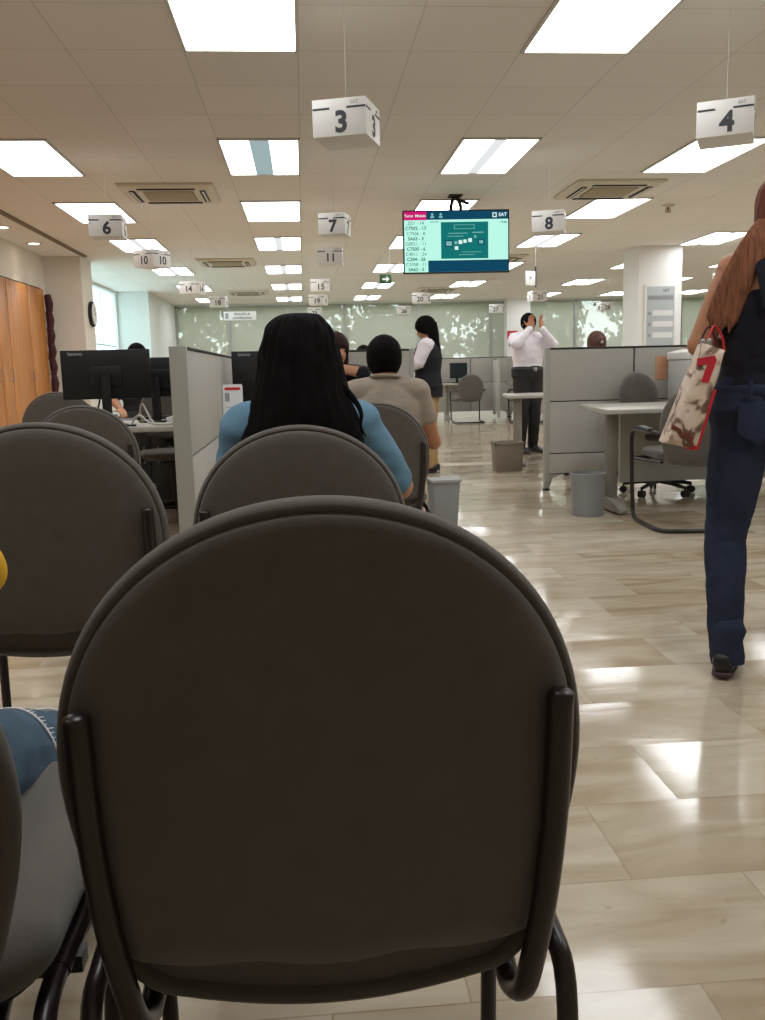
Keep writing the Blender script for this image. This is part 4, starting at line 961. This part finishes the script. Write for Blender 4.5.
# the man in the white shirt with hands to his face
s = .965
J = stand(s, .175)
J['el'] = [(-.255, .14, 1.25), (.27, .16, 1.26)]; J['wr'] = [(-.085, .15, 1.43), (.065, .15, 1.43)]
t, JJ = person('person in white shirt and dark trousers standing with both hands raised to the face', (2.585, 10.3, 0), PI + .35, J, s, fat=1.2, skin=M_SKIN2, shirt=M_WSHIRT, pants=M_DPANT, shoes=M_SHOE, sleeve=.97, voxel=.010, HR=rot(-.1), collar=True,
               handdir=[(.12, -.08, 1), (-.12, -.08, 1)], handside=[(1, .4, 0), (1, -.4, 0)], hcurl=.35, tucked=True)
face_parts(t, JJ['head'], rot(-.1), s); cap_hair(JJ['head'], rot(-.1), s, M_HAIR, t, thick=.013)
p_ = V(JJ['pelvis']); MB().tube([p_ + V((.205 * math.cos(a), .15 * math.sin(a), .075)) for a in [2 * PI * i / 28 for i in range(28)]], .006, .018, n=8, side=V((1, 0, .01)), closed=True).build('belt', M_BLACK, t)
MB().box(-.022, .022, .148, .162, p_.z + .055, p_.z + .095).build('belt_buckle', M_ALU, t, bev=.003)

# heads seen over the partitions
def seated_extra(label, loc, rz, z, hairm, shirt, kind='short', s=.97):
    J = sit(z, s); t, JJ = person(label, loc, rz, J, s, shirt=shirt, pants=M_DPANT, shoes=M_SHOE, sleeve=.45, voxel=.012)
    cap_hair(JJ['head'], Matrix.Identity(3), s, hairm, t, thick=.014); h = V(JJ['head'])
    if kind == 'bun':
        MB().ell((h.x, h.y - .125, h.z + .02), (.045, .035, .045)).build('hair_bun', hairm, t); MB().ell((h.x, h.y - .158, h.z + .012), (.016, .008, .012)).build('hair_clip', M_ALU, t)
    else: face_parts(t, JJ['head'], Matrix.Identity(3), s)
    return t
seated_extra('person with brown hair in a clipped bun, only the head above the right partition', (2.645, 8.0, 0), 0, .545, mat('brown_hair', rgb(96, 68, 58), .6, spec=.15, var=.15, vscale=30, stretch=(8, 8, .6)), M_WSHIRT, 'bun')
seated_extra('person whose black hair just shows above the left monitor', (-1.46, 8.2, 0), PI, .53, M_HAIR, M_DPANT)
seated_extra('person whose black hair just shows above the partition behind the grey-shirted man', (.62, 9.3, 0), PI, .50, M_HAIR, M_VEST)
# seats under the three of them
for x, y, rz, l, sc_ in ((2.645, 7.98, 0, 'swivel chair under the person with the hair bun', 1.0), (-1.46, 8.22, PI, 'swivel chair under the person behind the left monitors', 1.0),
                    (.62, 9.32, PI, 'swivel chair under the person behind the middle partition', 1.0), (.24, 6.74, PI, 'swivel chair under the leaning clerk behind the desk', 1.0)):
    dup(tc_, (x, y, 0), rz, l, 'black-based swivel chairs', sc_)

# the person at the left edge: ripped jeans and a yellow sleeve
J = sit(.485, .98, lean=-.02, drop=0, elw=.215, sh=.165, elz=.30, wrx=.10)
J['hip'] = [(-.09, .02, .55), (.16, .02, .55)]; J['el'][1] = (.224, .10, .775); J['wr'][1] = (.08, .28, .68); J['kn'] = [(-.11, .42, .46), (.215, .44, .41)]; J['an'] = [(-.12, .56, .085), (.175, .60, .085)]; J['toe'] = [(-.13, .69, .022), (.18, .73, .022)]
t, JJ = person('person in mid-blue ripped jeans and yellow top, cut off by the left edge', (-.63, .96, 0), .0, J, .98, shirt=M_YELLOW, pants=M_JEANL, shoes=M_SHOE, sleeve=.55, voxel=.007, female=True)
cap_hair(JJ['head'], Matrix.Identity(3), .98, M_HAIR, t, thick=.014); face_parts(t, JJ['head'], Matrix.Identity(3), .98)
kn, hp = V(JJ['kn'][1]), V(JJ['hip'][1]); ax = (hp - kn).normalized(); u_, v_ = ortho(ax, V((1, 0, 0)))
if v_.z < 0: v_ = -v_
for k, (q, a0, a1) in enumerate(((.12, -.2, 1.0), (.40, .05, .55))):
    c = lerp(kn, hp, q); r = (.0655 + .026 * q)
    pts = [c + (u_ * math.cos(PI * w_) + v_ * math.sin(PI * w_)) * r + ax * .008 * math.sin(9 * w_) for w_ in [a0 + (a1 - a0) * i / 16 for i in range(17)]]
    tear = MB().tube(pts, .0018, n=6)
    for i in range(1, 16): tear.tube([pts[i], pts[i] - ax * (.006 + .006 * ((i * 7) % 3)) + u_ * .002], .0008, n=5)
    tear.build('frayed_tear', M_PAPER, t)

# the woman walking away on the right with a tote bag
WX, WY = 1.455, 2.72
J = dict(pelvis=(-.012, .0, .845), waist=(-.005, .0, 1.0), chest=(0, .01, 1.15), neck=(.01, .0, 1.345), head=(.045, .03, 1.455),
         sh=[(-.128, -.005, 1.275), (.175, .0, 1.29)], el=[(-.222, .02, 1.055), (.24, -.03, 1.03)], wr=[(-.03, .16, 1.03), (.23, .10, .83)],
         hip=[(-.088, .0, .80), (.092, .03, .80)], kn=[(-.122, .01, .44), (.19, .10, .46)], an=[(-.128, -.03, .085), (.24, .10, .085)], toe=[(-.055, .09, .022), (.27, .23, .022)])
t, JJ = person('person with auburn hair, black top and dark blue jeans walking away at the right edge', (WX, WY, 0), 0, J, .98, skin=M_SKIN2, shirt=M_BTOP, pants=M_JEAN, shoes=M_SHOE, sleeveless=True, voxel=.006, female=True, fat=1.03)
for k in (0, 1):   # denim stacked over the heels
    an = V(JJ['an'][k]); MB().tube([an + V((0, 0, .10)), an + V((.004, -.006, .06)), an + V((-.003, -.012, .035)), an + V((0, -.015, -.02)), an + V((0, -.02, -.045))], [.046, .056, .049, .053, .049], [.05, .06, .054, .06, .057], n=20, side=V((1, 0, 0))).build('trouser_cuff', M_JEAN, t, ang=80)
p_ = V(JJ['pelvis'])
MB().tube([p_ + V((.163 * math.cos(a), .116 * math.sin(a) - .002, .072 + .006 * math.cos(a))) for a in [2 * PI * i / 32 for i in range(32)]], .005, .018, n=8, side=V((1, 0, .01)), closed=True).build('waistband', M_JEAN, t)
for sx in (-1, 1):
    m = MB(); o = [(-.055, .05), (.055, .05), (.055, -.04), (0, -.07), (-.055, -.04)]
    m.rings([[p_ + V((sx * .083 + x, -.128 + .9 * (sx * .083 + x) ** 2 - d, -.02 + z * (1 - d * 4))) for x, z in o] for d in (-.014, -.005)]); m.build('back_pocket', M_JEAN, t, bev=.002)
for x in (-.11, 0, .11): MB().box(p_.x + x - .006, p_.x + x + .006, p_.y - .136 + .9 * x * x, p_.y - .124 + .9 * x * x, p_.z + .045, p_.z + .1).build('belt_loop', M_JEAN, t, bev=.002)
h = V(JJ['head'])
hair_mass(interp([((h.x, h.y - .015, h.z + .118), .01, .01), ((h.x, h.y - .015, h.z + .112), .045, .05), ((h.x, h.y - .02, h.z + .07), .086, .098), ((h.x, h.y - .025, h.z), .102, .105), ((h.x, h.y - .035, h.z - .07), .1, .092), ((h.x + .02, h.y - .06, h.z - .14), .085, .065), ((h.x + .04, h.y - .08, h.z - .21), .07, .045), ((h.x + .05, h.y - .085, h.z - .26), .03, .02)]), 20, .04, 72, 12).build('hair', M_HAIRB, t, ang=70)
hl = MB()   # long hair falling over the near shoulder and down the upper arm
for k in range(11):
    q = k / 10; a = V((-.02 - .05 * q, -.03 - .01 * q, 1.41))
    hl.tube(smooth_path([a, (-.06 - .065 * q, -.055, 1.345), (-.105 - .06 * q, -.060 + .015 * q, 1.27 - .005 * q), (-.125 - .075 * q, -.056 + .022 * q, 1.19), (-.145 - .075 * q, -.048 + .025 * q, 1.11 + .025 * math.sin(k * 2.1))], 5), [.016, .017, .018, .018, .018, .018, .018, .018, .018, .018, .018, .018, .017, .016, .015, .014, .012, .010, .009, .007, .005], n=8, cap=1)
hl.build('long_hair', M_HAIRL, t, remesh=.006, sm=5)
# shoulder straps of the top
for sx in (-1, 1):
    MB().tube(smooth_path([(sx * .07, -.116, 1.16), (sx * .078, -.098, 1.23), (sx * .078, -.06, 1.312), (sx * .076, .0, 1.34), (sx * .075, .07, 1.29)], 4), .022, .006, n=8, side=V((1, 0, 0))).build('shoulder_strap', M_BTOP, t)

# tote bag on her forearm
def tote_mat():
    m = bpy.data.materials.new('tote_print'); m.use_nodes = True
    nt = m.node_tree; N = nt.nodes; L = nt.links; b = N['Principled BSDF']
    tc = N.new('ShaderNodeTexCoord'); n = N.new('ShaderNodeTexNoise'); n.inputs['Scale'].default_value = 11; n.inputs['Detail'].default_value = 2; n.inputs['Distortion'].default_value = 1.5
    L.new(tc.outputs['Object'], n.inputs['Vector']); r = N.new('ShaderNodeValToRGB'); e = r.color_ramp.elements
    e[0].position = .40; e[0].color = rgb(112, 84, 70); e[1].position = .47; e[1].color = rgb(212, 188, 166)
    x = e.new(.62); x.color = rgb(222, 204, 186); y = e.new(.68); y.color = rgb(150, 122, 104)
    L.new(n.outputs['Fac'], r.inputs['Fac']); L.new(r.outputs['Color'], b.inputs['Base Color']); b.inputs['Roughness'].default_value = .5
    return m
bag = thing('tote_bag', 'patterned beige tote bag with red side hanging from the arm of the walking woman', 'bag', (1.145, 2.645, .745), -.12)
TB = [(-.06, .02), (.030, 0), (.105, .29), (.050, .31)]     # front outline: bottom-left, bottom-right, top-right, top-left
def bagring(y, inset=0.0, lift=0.0):
    r = []; n = 6
    for i in range(4):
        a, b = V((TB[i][0], TB[i][1])), V((TB[(i + 1) % 4][0], TB[(i + 1) % 4][1]))
        for q in range(n):
            p = lerp(a, b, q / n); c = V((.03, .15)); p = c + (p - c) * (1 - inset); r.append(V((p.x, y, p.y)))
    return r
MB().rings([bagring(-.052, .35), bagring(-.05, .1), bagring(-.042, 0), bagring(0, -.02), bagring(.042, 0), bagring(.05, .1), bagring(.052, .35)]).build('body', tote_mat(), bag, ang=60)
MB().prism([(.012, -.004), (.036, -.004), (.084, .175), (.066, .175)], -.046, .046, 'y').build('red_gusset', M_RED, bag, bev=.003)
MB().prism([(.022, .268), (.072, .276), (.078, .262), (.056, .196), (.034, .200), (.052, .252), (.022, .246)], -.0545, -.046, 'y').build('red_figure', M_RED, bag, smooth=False)
MB().prism([(-.045, .075), (-.02, .06), (-.015, .045), (.005, .05), (.02, .01), (.01, .008), (-.004, .036), (-.022, .034), (-.034, .055), (-.05, .06)], -.0535, -.045, 'y').build('printed_branch', mat('print_brown', rgb(104, 52, 44), .6), bag, smooth=False)
for y in (-.03, .03):
    MB().tube(smooth_path([(.058, y, .30), (.062, y * 1.1, .335), (.078, y * .8, .362), (.098, y * 1.1, .33), (.108, y, .285)], 5), .007, .003, n=8, side=V((0, 1, 0))).build('handle', M_RED if y < 0 else M_DARKRED, bag)
    MB().ell((.060, y - .008, .315), (.008, .004, .012), None, 12, 8).build('handle_ring', M_ALU, bag)

# ------------------------------------------------------------------ outdoors beyond the glass
struct('ground_outside', MB().box(-25, 30, Y1 + .3, 60, -.3, -.12), mat('lawn', rgb(70, 92, 52), .9, var=.3, vscale=2), smooth=False)
M_LEAF = mat('tree_leaf', rgb(92, 108, 66), .5, var=.35, vscale=1.5); M_BARK = mat('bark', rgb(88, 72, 58), .9, var=.2)
def tree(label, x, y, h, r, n, seed, ls=.16):
    rnd = random.Random(seed); t = thing('tree', label, 'tree', (x, y, -.12), 0, 'trees beyond the far windows')
    MB().tube(smooth_path([(0, 0, 0), (.08, .05, h * .25), (-.05, 0, h * .5), (.05, 0, h * .75)], 4), [.13 - .006 * i for i in range(13)], n=10).build('trunk', M_BARK, t)
    vs, fs = [], []
    clumps = [(V((rnd.uniform(-r, r), rnd.uniform(-r, r) * .8, h * (.16 + .74 * rnd.random() ** .8))), .28 + .3 * rnd.random()) for _ in range(44)]
    for i in range(n):
        c, cr = rnd.choice(clumps); d = V((rnd.gauss(0, 1), rnd.gauss(0, 1), rnd.gauss(0, 1))) * cr * .55
        p = c + d; a = V((rnd.gauss(0, 1), rnd.gauss(0, 1), rnd.gauss(0, .6))).normalized(); b = a.orthogonal(); b.rotate(Matrix.Rotation(rnd.random() * 6.3, 3, a))
        l = ls * (.7 + .6 * rnd.random()); o = len(vs); w = a.cross(b) * l * .42
        vs += [p, p + b * l * .5 + w, p + b * l, p + b * l * .5 - w]; fs.append((o, o + 1, o + 2, o + 3))
    MB().add(vs, fs).build('foliage', M_LEAF, t, smooth=False)
for i, (x, y, h, l) in enumerate(((-3.0, 25.2, 4.4, 'leafy tree beyond the far window at the left pier'), (-.9, 29.2, 4.9, 'leafy tree beyond the window behind the white hanging sign'), (1.2, 25.2, 4.3, 'leafy tree beyond the window behind the grey-shirted man'),
                                (3.4, 29.2, 5.0, 'leafy tree beyond the window behind the standing woman'), (5.6, 25.2, 4.3, 'leafy tree beyond the window behind the man in white'), (7.8, 29.2, 4.9, 'leafy tree beyond the window left of the white pillar'),
                                (10.2, 25.2, 4.4, 'leafy tree beyond the window right of the white pillar'), (12.8, 29.2, 4.9, 'leafy tree beyond the window at the right edge'))):
    tree(l, x, y, h, 1.35, 2100, 40 + i, .16 if y < 27 else .22)

# ------------------------------------------------------------------ world, camera, output look
w = bpy.data.worlds.new('world'); bpy.context.scene.world = w; w.use_nodes = True
bg = w.node_tree.nodes['Background']; bg.inputs['Color'].default_value = (.86, .96, 1.0, 1); bg.inputs['Strength'].default_value = 5.5

cam = bpy.data.cameras.new('camera'); co = bpy.data.objects.new('camera', cam); C.objects.link(co)
pitch, yaw, roll, F = .15459, .08327, -.02414, 895.0
fw = V((math.sin(yaw) * math.cos(pitch), math.cos(yaw) * math.cos(pitch), -math.sin(pitch))); rt = V((math.cos(yaw), -math.sin(yaw), 0)); up = rt.cross(fw)
r2 = rt * math.cos(roll) + up * math.sin(roll); u2 = up * math.cos(roll) - rt * math.sin(roll)
co.matrix_world = Matrix(((r2.x, u2.x, -fw.x, 0), (r2.y, u2.y, -fw.y, 0), (r2.z, u2.z, -fw.z, 1.0), (0, 0, 0, 1)))
cam.sensor_fit = 'VERTICAL'; cam.sensor_height = 24.0; cam.lens = 24.0 * F / 1020.0; cam.clip_start = .05; cam.clip_end = 200
sc_ = bpy.context.scene; sc_.camera = co
sc_.view_settings.view_transform = 'Standard'; sc_.view_settings.look = 'None'; sc_.view_settings.gamma = 1.0; sc_.view_settings.use_curve_mapping = False
sc_.view_settings.exposure = -0.2
sc_.cycles.use_denoising = True
sc_.cycles.max_bounces = 8
sc_.cycles.transparent_max_bounces = 16
